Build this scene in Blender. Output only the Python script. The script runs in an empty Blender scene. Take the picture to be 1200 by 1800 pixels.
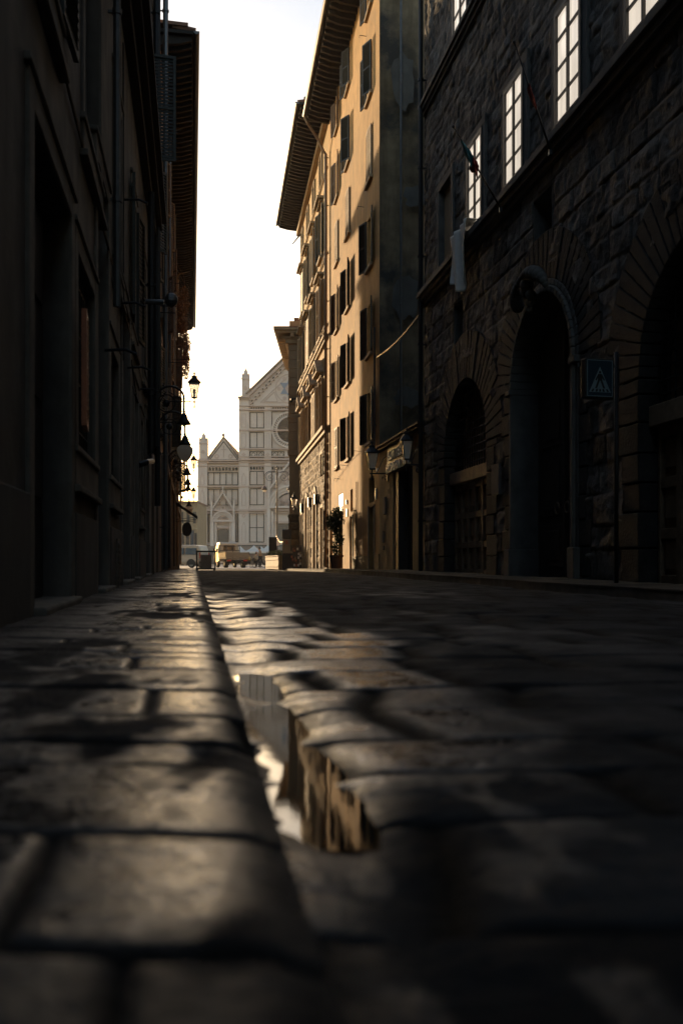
import bpy, bmesh, math, random
import numpy as np
from mathutils import Vector, Matrix
R = math.radians
rnd = random.Random(7)
scene = bpy.context.scene
COL = scene.collection
F, CX, HY, CZ = 1650.0, 600.0, 985.0, 0.36   # focal length and horizon measured on the photograph, eye height in metres

# ------------------------------------------------------------------ registry
WLOC = {}
def tag(o, label=None, cat=None, group=None, kind=None):
    if label: o['label'] = label
    if cat: o['category'] = cat
    if group: o['group'] = group
    if kind: o['kind'] = kind
    return o
def thing(name, loc, label, cat, group=None, rz=0.0):
    o = bpy.data.objects.new(name, None); COL.objects.link(o)
    o.location = loc; o.rotation_euler = (0, 0, rz); o.empty_display_size = .2
    WLOC[o] = Vector(loc)
    return tag(o, label, cat, group)

class MB:
    """collects faces in world coordinates (or in a thing's own coordinates when local=True at build)"""
    def __init__(s): s.v = []; s.f = []; s.marks = []
    def mark(s): s.marks.append(len(s.f)); return s
    def quad(s, *p):
        n = len(s.v); s.v += [tuple(q) for q in p]; s.f.append(tuple(range(n, n + len(p))))
        return s
    def obox(s, o, ex, ey, ez, x, y, z):
        o = Vector(o); ex = Vector(ex); ey = Vector(ey); ez = Vector(ez)
        P = [o + ex*a + ey*b + ez*c for c in z for b in y for a in x]
        n = len(s.v); s.v += [tuple(p) for p in P]
        fs = [(0,2,3,1),(4,5,7,6),(0,1,5,4),(2,6,7,3),(0,4,6,2),(1,3,7,5)]
        if ex.cross(ey).dot(ez) * (x[1]-x[0]) * (y[1]-y[0]) * (z[1]-z[0]) < 0: fs = [f[::-1] for f in fs]
        s.f += [tuple(n + i for i in f) for f in fs]
        return s
    def box(s, c, d, rz=0.0):
        ex = Vector((math.cos(rz), math.sin(rz), 0)); ey = Vector((-math.sin(rz), math.cos(rz), 0))
        return s.obox(c, ex, ey, (0,0,1), (-d[0]/2, d[0]/2), (-d[1]/2, d[1]/2), (-d[2]/2, d[2]/2))
    def prism(s, bottom, top):
        n = len(s.v); k = len(bottom)
        s.v += [tuple(p) for p in bottom] + [tuple(p) for p in top]
        s.f.append(tuple(range(n + k - 1, n - 1, -1))); s.f.append(tuple(range(n + k, n + 2*k)))
        for i in range(k):
            j = (i + 1) % k
            s.f.append((n + i, n + j, n + k + j, n + k + i))
        return s
    def tube(s, pts, r, n=8, cap=True):
        pts = [Vector(p) for p in pts]; m = len(pts)
        rs = r if isinstance(r, (list, tuple)) else [r]*m
        t0 = (pts[1] - pts[0]).normalized()
        up = Vector((0,0,1)) if abs(t0.z) < .9 else Vector((1,0,0))
        a = t0.cross(up).normalized(); base = len(s.v)
        for i, p in enumerate(pts):
            t = (pts[min(i+1, m-1)] - pts[max(i-1, 0)]).normalized()
            a = (a - t*a.dot(t)).normalized(); b = t.cross(a)
            for k in range(n):
                w = 2*math.pi*k/n
                s.v.append(tuple(p + (a*math.cos(w) + b*math.sin(w))*rs[i]))
        for i in range(m-1):
            for k in range(n):
                k2 = (k+1) % n
                s.f.append((base+i*n+k, base+i*n+k2, base+(i+1)*n+k2, base+(i+1)*n+k))
        if cap:
            s.f.append(tuple(base + k for k in range(n-1, -1, -1))); s.f.append(tuple(base+(m-1)*n + k for k in range(n)))
        return s
    def lathe(s, c, prof, n=16):
        c = Vector(c); base = len(s.v); m = len(prof)
        for r, z in prof:
            for k in range(n):
                w = 2*math.pi*(k+.5)/n; s.v.append((c.x + r*math.cos(w), c.y + r*math.sin(w), c.z + z))
        for i in range(m-1):
            for k in range(n):
                k2 = (k+1) % n
                s.f.append((base+i*n+k, base+i*n+k2, base+(i+1)*n+k2, base+(i+1)*n+k))
        s.f.append(tuple(base + k for k in range(n-1, -1, -1))); s.f.append(tuple(base+(m-1)*n + k for k in range(n)))
        return s
    def ball(s, c, r, n=8):
        prof = [(max(1e-4, r*math.sin(math.pi*i/n)), -r*math.cos(math.pi*i/n)) for i in range(n+1)]
        return s.lathe(c, prof, n+2)
    def parts(s, name, m, parent, axis=None, **kw):
        """one object for each marked run of faces; with an axis, a run that lies on both sides of it gives two"""
        cuts = sorted(set([0] + s.marks + [len(s.f)])); out = []
        for a, b in zip(cuts, cuts[1:]):
            runs = [s.f[a:b]]
            if axis is not None:
                xs = [s.v[i][0] for f in s.f[a:b] for i in f]
                if min(abs(x-axis) for x in xs) > .05:
                    runs = [[f for f in s.f[a:b] if s.v[f[0]][0] < axis], [f for f in s.f[a:b] if s.v[f[0]][0] >= axis]]
            for fs in runs:
                if not fs: continue
                used = sorted({i for f in fs for i in f}); mp = {i: k for k, i in enumerate(used)}
                q = MB(); q.v = [s.v[i] for i in used]; q.f = [tuple(mp[i] for i in f) for f in fs]
                out.append(q.build(name, m, parent, **kw))
        return out
    def build(s, name, m, parent=None, smooth=False, fix=True, bevel=0, local=False):
        me = bpy.data.meshes.new(name)
        off = Vector((0,0,0))
        if parent is not None and not local: off = WLOC[parent]
        me.from_pydata([(x-off.x, y-off.y, z-off.z) for x, y, z in s.v], [], s.f)
        if fix:
            bm = bmesh.new(); bm.from_mesh(me); bmesh.ops.recalc_face_normals(bm, faces=bm.faces); bm.to_mesh(me); bm.free()
        me.materials.append(m)
        if smooth: me.shade_smooth()
        o = bpy.data.objects.new(name, me); COL.objects.link(o)
        if parent is not None:
            o.parent = parent; WLOC[o] = WLOC[parent]
        else: WLOC[o] = Vector((0,0,0))
        if bevel:
            b = o.modifiers.new('edge', 'BEVEL'); b.width = bevel; b.segments = 2; b.limit_method = 'ANGLE'
        return o

def dup(root, loc, rz=None, label=None):
    r = root.copy(); COL.objects.link(r); r.location = loc; WLOC[r] = Vector(loc)
    if rz is not None: r.rotation_euler = (0, 0, rz)
    if label: r['label'] = label
    for ch in list(root.children):
        c = ch.copy(); COL.objects.link(c); c.parent = r
        for g in list(ch.children):
            d = g.copy(); COL.objects.link(d); d.parent = c
    return r

class Frame:
    """a wall plane: s runs along the street (world Y for walls), d sticks out of the wall, z up"""
    def __init__(f, base, slope, side, sref=0.0):
        # wall line X = base + slope*Y ; side=+1 street lies to +X, -1 street lies to -X
        f.k = math.sqrt(1 + slope*slope); f.t = Vector((slope, 1, 0))/f.k
        f.n = Vector((1, -slope, 0))/f.k*side; f.b = base; f.sl = slope
    def p(f, s, d=0.0, z=0.0):
        return Vector((f.b + f.sl*s, s, z)) + f.n*d
    def box(f, mb, s, d, z):
        return mb.obox(f.p(s[0]), f.t, f.n, (0,0,1), (0, (s[1]-s[0])*f.k), d, z)
    def prism(f, mb, poly, d0, d1):
        return mb.prism([f.p(a, d0, b) for a, b in poly], [f.p(a, d1, b) for a, b in poly])
    def ring(f, mb, s, z, r0, r1, a0, a1, n, d0, d1, gap=0.0):
        for i in range(n):
            x = a0 + (a1-a0)*(i + gap/2)/n; y = a0 + (a1-a0)*(i+1-gap/2)/n
            f.prism(mb, [(s + r*math.cos(w)/f.k, z + r*math.sin(w)) for r, w in ((r0,x),(r1,x),(r1,y),(r0,y))], d0, d1)
        return mb
class FrontFrame(Frame):
    """a wall that faces the camera side at constant Y; s is world X"""
    def __init__(f, y):
        f.k = 1.0; f.t = Vector((1,0,0)); f.n = Vector((0,-1,0)); f.y = y
    def p(f, s, d=0.0, z=0.0): return Vector((s, f.y, z)) + f.n*d

def wall_sheet(mb, fr, s0, s1, z0, z1, openings, depth=.22, d=0.0):
    """a wall face cut by rectangular openings, with the reveals of each opening"""
    S = sorted({s0, s1} | {o[i] for o in openings for i in (0, 1) if s0 < o[i] < s1})
    Z = sorted({z0, z1} | {o[i] for o in openings for i in (2, 3) if z0 < o[i] < z1})
    for a, b in zip(S, S[1:]):
        for c, e in zip(Z, Z[1:]):
            m, n = (a+b)/2, (c+e)/2
            if any(o[0] < m < o[1] and o[2] < n < o[3] for o in openings): continue
            mb.quad(fr.p(a, d, c), fr.p(b, d, c), fr.p(b, d, e), fr.p(a, d, e))
    for a, b, c, e in openings:
        for (p, q), (r, t) in (((a,c),(b,c)), ((b,c),(b,e)), ((b,e),(a,e)), ((a,e),(a,c))):
            mb.quad(fr.p(p, d, q), fr.p(r, d, t), fr.p(r, d-depth, t), fr.p(p, d-depth, q))
    return mb

# ------------------------------------------------------------------ numpy noise
def _h(ix, iy, seed):
    n = (ix.astype(np.int64)*374761393 + iy.astype(np.int64)*668265263 + seed*974634777) & 0x7fffffff
    n = ((n ^ (n >> 13))*1274126177) & 0x7fffffff
    return ((n ^ (n >> 16)) & 0xffff)/65535.0
def vnoise(x, y, seed=0):
    ix = np.floor(x); iy = np.floor(y); fx = x-ix; fy = y-iy
    fx = fx*fx*(3-2*fx); fy = fy*fy*(3-2*fy)
    a = _h(ix, iy, seed); b = _h(ix+1, iy, seed); c = _h(ix, iy+1, seed); d = _h(ix+1, iy+1, seed)
    return (a*(1-fx)+b*fx)*(1-fy) + (c*(1-fx)+d*fx)*fy
def fbm(x, y, seed=0, o=4):
    r = 0; a = .5
    for i in range(o):
        r = r + a*vnoise(x*2**i + 17.3*i, y*2**i - 9.1*i, seed+i); a *= .5
    return r*(1/(1-.5**o)) - .5
def sstep(a, b, x):
    t = np.clip((x-a)/(b-a), 0, 1); return t*t*(3-2*t)

def cells(u, v, rows, colw, seed, jit=.0):
    """irregular courses: rows = sorted boundaries in v; each row cut into blocks of random width in u.
    returns distance to the nearest joint, block id (random 0..1), and position inside the block"""
    rg = np.random.RandomState(seed)
    ri = np.clip(np.searchsorted(rows, v) - 1, 0, len(rows)-2)
    dv = np.minimum(v - rows[ri], rows[ri+1] - v)
    dist = np.zeros_like(u); bid = np.zeros_like(u); bu = np.zeros_like(u); bid2 = np.zeros_like(u)
    umin, umax = u.min()-1, u.max()+2
    for r in range(len(rows)-1):
        m = ri == r
        n = int((umax-umin)/colw[0]) + 3
        e = umin - rg.rand()*colw[1] + np.cumsum(rg.uniform(colw[0], colw[1], n))
        rid = rg.rand(n+1); rid2 = rg.rand(n+1)
        if not m.any(): continue
        uu = u[m]; ci = np.clip(np.searchsorted(e, uu)-1, 0, n-2)
        du = np.minimum(np.abs(uu - e[ci]), np.abs(e[ci+1] - uu))
        dist[m] = np.minimum(du, dv[m]); bid[m] = rid[ci]; bid2[m] = rid2[ci]
        bu[m] = (uu - e[ci])/(e[ci+1]-e[ci]) - .5
    bv = (v - rows[ri])/(rows[ri+1]-rows[ri]) - .5
    return dist, bid, bid2, bu, bv

def grid_mesh(name, P, mat, parent=None, attrs=None, mask=None, smooth=True):
    """P: (n,m,3) world points; mask: (n-1,m-1) bool of faces kept"""
    n, m, _ = P.shape
    if parent is not None:
        L = WLOC[parent]; P = P - np.array([L.x, L.y, L.z])
    idx = np.arange(n*m).reshape(n, m)
    q = np.stack([idx[:-1,:-1], idx[:-1,1:], idx[1:,1:], idx[1:,:-1]], -1).reshape(-1, 4)
    if mask is not None: q = q[mask.reshape(-1)]
    pts = P.reshape(-1, 3)
    used = np.zeros(len(pts), bool); used[q.reshape(-1)] = True
    remap = np.cumsum(used)-1; q = remap[q]
    me = bpy.data.meshes.new(name)
    me.vertices.add(int(used.sum())); me.vertices.foreach_set('co', pts[used].astype(np.float32).reshape(-1))
    me.loops.add(q.size); me.loops.foreach_set('vertex_index', q.reshape(-1).astype(np.int32))
    me.polygons.add(len(q)); me.polygons.foreach_set('loop_start', np.arange(0, q.size, 4, dtype=np.int32))
    for k, a in (attrs or {}).items():
        at = me.attributes.new(k, 'FLOAT', 'POINT'); at.data.foreach_set('value', a.reshape(-1)[used].astype(np.float32))
    me.update(calc_edges=True); me.validate()
    me.materials.append(mat)
    if smooth: me.shade_smooth()
    o = bpy.data.objects.new(name, me); COL.objects.link(o)
    if parent is not None: o.parent = parent; WLOC[o] = WLOC[parent]
    else: WLOC[o] = Vector((0,0,0))
    return o

# ------------------------------------------------------------------ materials
def pmat(name, col, rough=.8, var=.25, scale=2.0, bump=.15, bscale=40.0, metallic=0.0, streak=0.0, col2=None, patch=.5,
         tone=False, spec=.5, wet=False, trans=0.0, alpha=1.0, emit=None, estr=0.0, coat=0.0, rvar=.0, tonev=.5, micro=0.0):
    m = bpy.data.materials.new(name); m.use_nodes = True
    nt = m.node_tree; N = nt.nodes; L = nt.links; b = N['Principled BSDF']
    def nd(t, **kw):
        x = N.new(t)
        for k, v in kw.items(): setattr(x, k, v)
        return x
    def mix(blend, fac, A, B):
        x = nd('ShaderNodeMix', data_type='RGBA', blend_type=blend)
        for sock, val in ((x.inputs[0], fac), (x.inputs[6], A), (x.inputs[7], B)):
            if hasattr(val, 'links'): L.new(val, sock)
            elif isinstance(val, (int, float)): sock.default_value = val
            else: sock.default_value = (*val, 1)
        return x.outputs[2]
    tc = nd('ShaderNodeTexCoord'); obj = tc.outputs['Object']
    def noise(sc, det=5, rgh=.6, stretch=None):
        n = nd('ShaderNodeTexNoise'); n.inputs['Scale'].default_value = sc; n.inputs['Detail'].default_value = det; n.inputs['Roughness'].default_value = rgh
        if stretch:
            mp = nd('ShaderNodeMapping'); mp.inputs['Scale'].default_value = stretch; L.new(obj, mp.inputs[0]); L.new(mp.outputs[0], n.inputs[0])
        else: L.new(obj, n.inputs[0])
        return n.outputs['Fac']
    def ramp(v, a, c):
        r = nd('ShaderNodeMapRange'); r.clamp = True
        r.inputs[1].default_value = a; r.inputs[2].default_value = c; L.new(v, r.inputs[0]); return r.outputs[0]
    c = tuple(col)
    lo = tuple(x*(1-var) for x in c); hi = tuple(min(1, x*(1+var)) for x in c)
    out = mix('MIX', ramp(noise(scale), .3, .7), lo, hi)
    if col2 is not None:
        out = mix('MIX', ramp(noise(scale*.35, 6, .65), patch, patch+.12), out, col2)
    if streak > 0:
        f = ramp(noise(1.6, 6, .65, (2.2, 2.2, .22)), .42, .75)
        mul = nd('ShaderNodeMath', operation='MULTIPLY'); L.new(f, mul.inputs[0]); mul.inputs[1].default_value = streak
        out = mix('MIX', mul.outputs[0], out, tuple(x*.35 for x in c))
    if tone:
        a = nd('ShaderNodeAttribute', attribute_name='tone')
        mr = nd('ShaderNodeMapRange'); mr.inputs[3].default_value = 1-tonev; mr.inputs[4].default_value = 1+tonev; L.new(a.outputs['Fac'], mr.inputs[0])
        cb = nd('ShaderNodeCombineColor')
        for i in range(3): L.new(mr.outputs[0], cb.inputs[i])
        out = mix('MULTIPLY', 1.0, out, cb.outputs[0])
    rr = None
    if wet:
        aw = nd('ShaderNodeAttribute', attribute_name='wet')
        gr = nd('ShaderNodeMapRange'); L.new(noise(34, 6, .72), gr.inputs[0]); gr.inputs[1].default_value = .36; gr.inputs[2].default_value = .58; gr.inputs[3].default_value = .68; gr.inputs[4].default_value = 1.0
        gm = nd('ShaderNodeMath', operation='MULTIPLY'); L.new(aw.outputs['Fac'], gm.inputs[0]); L.new(gr.outputs[0], gm.inputs[1])
        class _A: outputs = {'Fac': gm.outputs[0]}
        a = _A
        dk = mix('MULTIPLY', 1.0, out, (.55,.55,.55))
        out = mix('MIX', a.outputs['Fac'], out, dk)
        n1 = ramp(noise(7.0, 6, .6), .3, .7)
        mr = nd('ShaderNodeMapRange'); mr.inputs[3].default_value = rough-.12; mr.inputs[4].default_value = min(1, rough+.12); L.new(n1, mr.inputs[0])
        mr2 = nd('ShaderNodeMapRange'); L.new(a.outputs['Fac'], mr2.inputs[0]); L.new(mr.outputs[0], mr2.inputs[3]); mr2.inputs[4].default_value = .13
        ja = nd('ShaderNodeAttribute', attribute_name='joint'); out = mix('MIX', ja.outputs['Fac'], out, (.014,.012,.010))
        rr = mr2.outputs[0]
        ms = nd('ShaderNodeMapRange'); L.new(a.outputs['Fac'], ms.inputs[0]); ms.inputs[3].default_value = .12; ms.inputs[4].default_value = 1.0; L.new(ms.outputs[0], b.inputs['Specular IOR Level'])
        wetf = a.outputs['Fac']
    elif rvar > 0:
        mr = nd('ShaderNodeMapRange'); mr.inputs[3].default_value = max(.02, rough-rvar); mr.inputs[4].default_value = min(1, rough+rvar)
        L.new(ramp(noise(scale*2.3, 6), .3, .7), mr.inputs[0]); rr = mr.outputs[0]
    L.new(out, b.inputs['Base Color'])
    if rr is not None: L.new(rr, b.inputs['Roughness'])
    else: b.inputs['Roughness'].default_value = rough
    b.inputs['Metallic'].default_value = metallic
    b.inputs['Specular IOR Level'].default_value = spec
    if coat: b.inputs['Coat Weight'].default_value = coat; b.inputs['Coat Roughness'].default_value = .08
    if trans: b.inputs['Transmission Weight'].default_value = trans
    if alpha < 1: b.inputs['Alpha'].default_value = alpha
    if emit: b.inputs['Emission Color'].default_value = (*emit, 1); b.inputs['Emission Strength'].default_value = estr
    if bump > 0:
        bp = nd('ShaderNodeBump'); bp.inputs['Strength'].default_value = bump; bp.inputs['Distance'].default_value = .02
        L.new(noise(bscale, 6, .6), bp.inputs['Height'])
        last = bp
        if wet:
            mb_ = nd('ShaderNodeMapRange'); L.new(wetf, mb_.inputs[0]); mb_.inputs[3].default_value = bump; mb_.inputs[4].default_value = bump*.15; L.new(mb_.outputs[0], bp.inputs['Strength'])
        if micro > 0:
            b2 = nd('ShaderNodeBump'); b2.inputs['Strength'].default_value = micro*(.5 if wet else 1); b2.inputs['Distance'].default_value = .004
            L.new(noise(bscale*6, 3, .6), b2.inputs['Height']); L.new(bp.outputs[0], b2.inputs['Normal']); last = b2
        L.new(last.outputs[0], b.inputs['Normal'])
    return m
def flat(name, col, rough=.5, metallic=0.0, **kw):
    return pmat(name, col, rough, kw.pop('var', .12), kw.pop('scale', 6), kw.pop('bump', .03), kw.pop('bscale', 60), metallic, **kw)

M = dict(
    road   = pmat('wet_paving_stone', (.040,.041,.043), .85, .4, 3, .6, 50, tone=True, wet=True, micro=.3, tonev=.45),
    slab   = pmat('pavement_slab_stone', (.046,.042,.040), .85, .4, 3, .6, 50, tone=True, wet=True, micro=.3, tonev=.4),
    kerb   = pmat('kerb_stone', (.085,.08,.072), .92, .35, 4, .3, 45, tone=True, tonev=.35, spec=.1),
    water  = pmat('puddle_water', (.010,.010,.009), .02, .1, 2, .012, 14, spec=.36),
    ground = pmat('piazza_paving', (.20,.18,.16), .6, .25, .6, .2, 8),
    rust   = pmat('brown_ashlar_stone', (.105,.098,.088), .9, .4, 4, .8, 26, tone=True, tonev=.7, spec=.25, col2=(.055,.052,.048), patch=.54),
    rust2  = pmat('tan_ashlar_stone', (.20,.145,.085), .9, .3, 5, .5, 30, tone=True, tonev=.5, spec=.25),  # lighter, warmer tone than the palace ashlar
    dress  = pmat('dressed_grey_stone', (.11,.106,.098), .85, .25, 4, .25, 40, spec=.3),
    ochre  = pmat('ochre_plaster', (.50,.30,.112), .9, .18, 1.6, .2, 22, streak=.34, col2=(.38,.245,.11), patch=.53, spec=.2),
    ochre2 = pmat('pale_ochre_plaster', (.50,.33,.14), .9, .14, 1.2, .12, 30, streak=.25, col2=(.42,.29,.14), patch=.55, spec=.2),
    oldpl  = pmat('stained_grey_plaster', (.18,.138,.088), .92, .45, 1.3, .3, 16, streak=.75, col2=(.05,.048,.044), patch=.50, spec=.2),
    shopw  = pmat('shop_plaster', (.30,.225,.12), .9, .16, 1.6, .15, 26, streak=.3, col2=(.22,.17,.10), patch=.55, spec=.2),
    tan    = pmat('tan_plaster', (.36,.26,.16), .9, .12, 1.2, .12, 26, streak=.2, spec=.2),
    tanst  = pmat('tan_stone_trim', (.40,.31,.20), .85, .15, 3, .15, 30, spec=.25),
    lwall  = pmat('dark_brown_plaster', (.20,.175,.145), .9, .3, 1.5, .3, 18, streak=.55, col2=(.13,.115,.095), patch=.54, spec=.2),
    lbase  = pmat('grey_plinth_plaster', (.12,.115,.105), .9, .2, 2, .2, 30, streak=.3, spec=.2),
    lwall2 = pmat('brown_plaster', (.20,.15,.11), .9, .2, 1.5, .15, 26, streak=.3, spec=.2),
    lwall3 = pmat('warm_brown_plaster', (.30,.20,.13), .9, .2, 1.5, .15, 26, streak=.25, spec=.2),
    ltrim  = pmat('weathered_trim_stone', (.19,.168,.14), .9, .25, 4, .25, 40, spec=.15),
    timber = pmat('dark_eave_timber', (.019,.015,.012), .8, .3, 6, .2, 40),
    tile   = pmat('roof_tile', (.22,.12,.08), .9, .3, 5, .3, 30),
    green  = pmat('dark_green_shutter', (.030,.036,.030), .6, .25, 8, .1, 60),
    brownsh= pmat('brown_shutter', (.11,.07,.045), .65, .25, 8, .1, 60),
    pale   = pmat('pale_shutter', (.50,.40,.27), .75, .15, 8, .1, 60),
    redsh  = pmat('red_brown_shutter', (.50,.17,.08), .6, .2, 8, .1, 60),
    frame  = pmat('dark_window_frame', (.03,.026,.022), .55, .2, 8, .08, 60),
    door   = pmat('dark_door_wood', (.035,.028,.023), .6, .3, 8, .2, 40),
    panel  = pmat('worn_brown_wood', (.21,.135,.075), .65, .3, 7, .2, 45),
    beamw  = pmat('pale_oak_beam', (.24,.165,.10), .7, .3, 7, .25, 45),
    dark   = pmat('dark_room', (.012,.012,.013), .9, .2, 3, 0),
    glass  = pmat('dark_window_glass', (.012,.014,.016), .05, .1, 3, .01, 4, spec=.7),
    sky_glow    = pmat('sky_glow_glass', (.75,.68,.58), .12, .04, 2, .01, 3, emit=(1,.86,.70), estr=.26, spec=.5),  # emission stands in for sky reflected in the palace panes
    iron   = pmat('black_iron', (.014,.014,.015), .5, .2, 20, .08, 60, metallic=.4),
    zinc   = pmat('grey_metal_pipe', (.10,.10,.10), .45, .2, 6, .05, 40, metallic=.7),
    copper = pmat('brown_metal_pipe', (.20,.14,.09), .5, .25, 6, .05, 40, metallic=.5),
    white  = flat('white_paint', (.75,.72,.67), .5),
    cream  = flat('cream_car_paint', (.40,.335,.24), .3, coat=.5),
    bedw   = pmat('tan_dropside_metal', (.22,.17,.11), .5, .15, 5, .05, 40),
    black  = flat('black_plastic', (.015,.015,.016), .5),
    rubber = flat('tyre_rubber', (.018,.018,.018), .85),
    rim    = flat('wheel_rim', (.25,.25,.25), .4, .7),
    red    = flat('red_lens', (.45,.03,.02), .2),
    lglass = pmat('frosted_lantern_glass', (.85,.82,.74), .35, .05, 4, 0, alpha=.55),
    cloth  = pmat('white_cloth', (.72,.69,.63), .9, .08, 10, .1, 200, spec=.1),
    blue   = flat('sign_blue', (.008,.03,.05), .6), dull = flat('dull_sign_white', (.22,.30,.32), .6), rpave = pmat('worn_kerbside_slab', (.085,.075,.062), .95, .3, 3, .4, 55, tone=True, tonev=.4, spec=.08),
    teal   = flat('teal_cloth', (.06,.20,.22), .9), redc = flat('red_cloth', (.22,.035,.02), .9),
    marble = pmat('white_marble', (.60,.495,.43), .6, .08, .35, .04, 3, col2=(.50,.385,.33), patch=.53, spec=.3),
    marbleb= pmat('pink_white_marble', (.47,.345,.29), .6, .12, .5, .05, 3, spec=.3),
    serp   = pmat('dark_green_marble', (.030,.042,.040), .8, .25, .6, .03, 3, spec=.1),
    slate  = pmat('weathered_slate', (.20,.16,.13), .8, .2, .6, .1, 4),
    bronze = pmat('brown_bronze_door', (.09,.075,.06), .6, .25, .8, .1, 4),
    bluem  = flat('blue_marble', (.16,.21,.28), .6),
    rosegl = pmat('leaded_rose_glass', (.015,.017,.019), .8, .3, .9, .1, 4, spec=.1),
    leaf   = pmat('leaf_green', (.045,.070,.022), .6, .5, 3, .1, 40), dry = pmat('dry_creeper', (.16,.085,.04), .8, .5, 3, .1, 40),
    bark   = pmat('bark', (.09,.065,.045), .9, .3, 8, .3, 40), terra = pmat('terracotta', (.12,.07,.045), .85, .2, 6, .1, 40),
    skin   = flat('skin', (.42,.25,.17), .55), hair = flat('dark_hair', (.02,.015,.012), .6),
    jacket = pmat('tan_jacket_cloth', (.30,.22,.13), .9, .2, 12, .2, 80), trous = pmat('dark_trouser_cloth', (.022,.022,.026), .9, .2, 12, .2, 80),
    yell   = pmat('yellow_jumper_cloth', (.42,.27,.09), .9, .2, 12, .2, 80), shoe = flat('shoe_leather', (.015,.013,.012), .5),
    tent   = pmat('white_tent_canvas', (.80,.76,.70), .8, .05, 1, .05, 10),
    plank  = pmat('yellow_planks', (.27,.17,.065), .7, .25, 6, .15, 40),  # even yellow-brown base colour
    bulb   = pmat('glowing_bulb', (1,.75,.4), .4, 0, 1, 0, emit=(1,.62,.28), estr=2.2),
)
# clear pane (see-through screen)
_g = bpy.data.materials.new('clear_screen_glass'); _g.use_nodes = True
_b = _g.node_tree.nodes['Principled BSDF']; _b.inputs['Base Color'].default_value = (.5,.52,.5,1); _b.inputs['Roughness'].default_value = .08; _b.inputs['Alpha'].default_value = .28
M['clear'] = _g

def milk(name, col, tr):
    m = bpy.data.materials.new(name); m.use_nodes = True; nt = m.node_tree; N = nt.nodes
    b = N['Principled BSDF']; b.inputs['Base Color'].default_value = (*col, 1); b.inputs['Roughness'].default_value = .1
    t = N.new('ShaderNodeBsdfTranslucent'); t.inputs[0].default_value = (*col, 1)
    x = N.new('ShaderNodeMixShader'); x.inputs[0].default_value = tr
    nt.links.new(b.outputs[0], x.inputs[1]); nt.links.new(t.outputs[0], x.inputs[2]); nt.links.new(x.outputs[0], N['Material Output'].inputs[0])
    return m
M['globe'] = milk('milk_glass_globe', (.93, .88, .8), .8)
M['tent'] = milk('white_tent_canvas', (.82, .78, .72), .4)
M['leaf'] = milk('leaf_green', (.03, .042, .016), .2); M['dry'] = milk('dry_creeper', (.15, .08, .04), .25)
for k in ('leaf', 'dry'): M[k].node_tree.nodes['Principled BSDF'].inputs['Roughness'].default_value = .7

# pane emission standing in for reflected sky, varied in soft vertical folds
def pane_glow(m):
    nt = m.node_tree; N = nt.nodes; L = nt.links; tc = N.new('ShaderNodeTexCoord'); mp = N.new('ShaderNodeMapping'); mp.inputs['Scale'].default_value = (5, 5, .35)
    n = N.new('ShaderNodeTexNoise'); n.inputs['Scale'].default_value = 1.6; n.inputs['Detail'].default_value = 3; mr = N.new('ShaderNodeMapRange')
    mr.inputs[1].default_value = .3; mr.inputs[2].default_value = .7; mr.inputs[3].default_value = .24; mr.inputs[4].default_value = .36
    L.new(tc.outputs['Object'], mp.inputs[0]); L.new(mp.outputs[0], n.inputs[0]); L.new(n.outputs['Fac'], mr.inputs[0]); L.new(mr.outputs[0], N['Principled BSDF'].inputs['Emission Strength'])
pane_glow(M['sky_glow'])
# ------------------------------------------------------------------ camera, light, sky
cam = bpy.data.cameras.new('camera'); cam_o = bpy.data.objects.new('camera', cam); COL.objects.link(cam_o)
cam_o.location = (0, 0, CZ); cam_o.rotation_euler = (R(90), 0, 0)
cam.sensor_fit = 'VERTICAL'; cam.sensor_height = 36.0; cam.lens = 36*F/1800; cam.shift_y = (HY-900)/1800
cam.clip_start = .05; cam.clip_end = 6000
cam.dof.use_dof = True; cam.dof.focus_distance = 26.0; cam.dof.aperture_fstop = 2.4
scene.camera = cam_o
SUN_EL, SUN_AZ = 6.6, -20.6          # degrees; azimuth measured from +Y towards +X
sd = Vector((math.sin(R(SUN_AZ))*math.cos(R(SUN_EL)), math.cos(R(SUN_AZ))*math.cos(R(SUN_EL)), math.sin(R(SUN_EL))))
sun = bpy.data.lights.new('sun', 'SUN'); sun.energy = 3.5; sun.angle = R(.5); sun.color = (1, .70, .40)
sun_o = bpy.data.objects.new('sun', sun); COL.objects.link(sun_o)
sun_o.rotation_euler = (-sd).to_track_quat('-Z', 'Y').to_euler(); sun_o.location = (-30, 60, 30)
w = bpy.data.worlds.new('World'); scene.world = w; w.use_nodes = True
nt = w.node_tree; sk = nt.nodes.new('ShaderNodeTexSky'); sk.sky_type = 'NISHITA'; sk.sun_disc = False
sk.sun_elevation = R(SUN_EL); sk.sun_rotation = R(SUN_AZ); sk.air_density = 1.0; sk.dust_density = 1.2; sk.ozone_density = 1.0
bg = nt.nodes['Background']; bg.inputs[1].default_value = .15
wm = nt.nodes.new('ShaderNodeMix'); wm.data_type = 'RGBA'; wm.blend_type = 'MULTIPLY'; wm.inputs[0].default_value = 1.0; wm.inputs[7].default_value = (1.0, .94, .92, 1)   # warm white balance
nt.links.new(sk.outputs[0], wm.inputs[6]); nt.links.new(wm.outputs[2], bg.inputs[0])
vs = scene.view_settings; vs.view_transform = 'Standard'; vs.look = 'None'; vs.gamma = 1; vs.use_curve_mapping = False; vs.exposure = 1.33
scene.cycles.max_bounces = 6; scene.cycles.diffuse_bounces = 3; scene.cycles.glossy_bounces = 3; scene.cycles.transparent_max_bounces = 8
scene.cycles.sample_clamp_indirect = 6; scene.cycles.use_denoising = True; scene.cycles.caustics_reflective = False; scene.cycles.caustics_refractive = False

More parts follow.
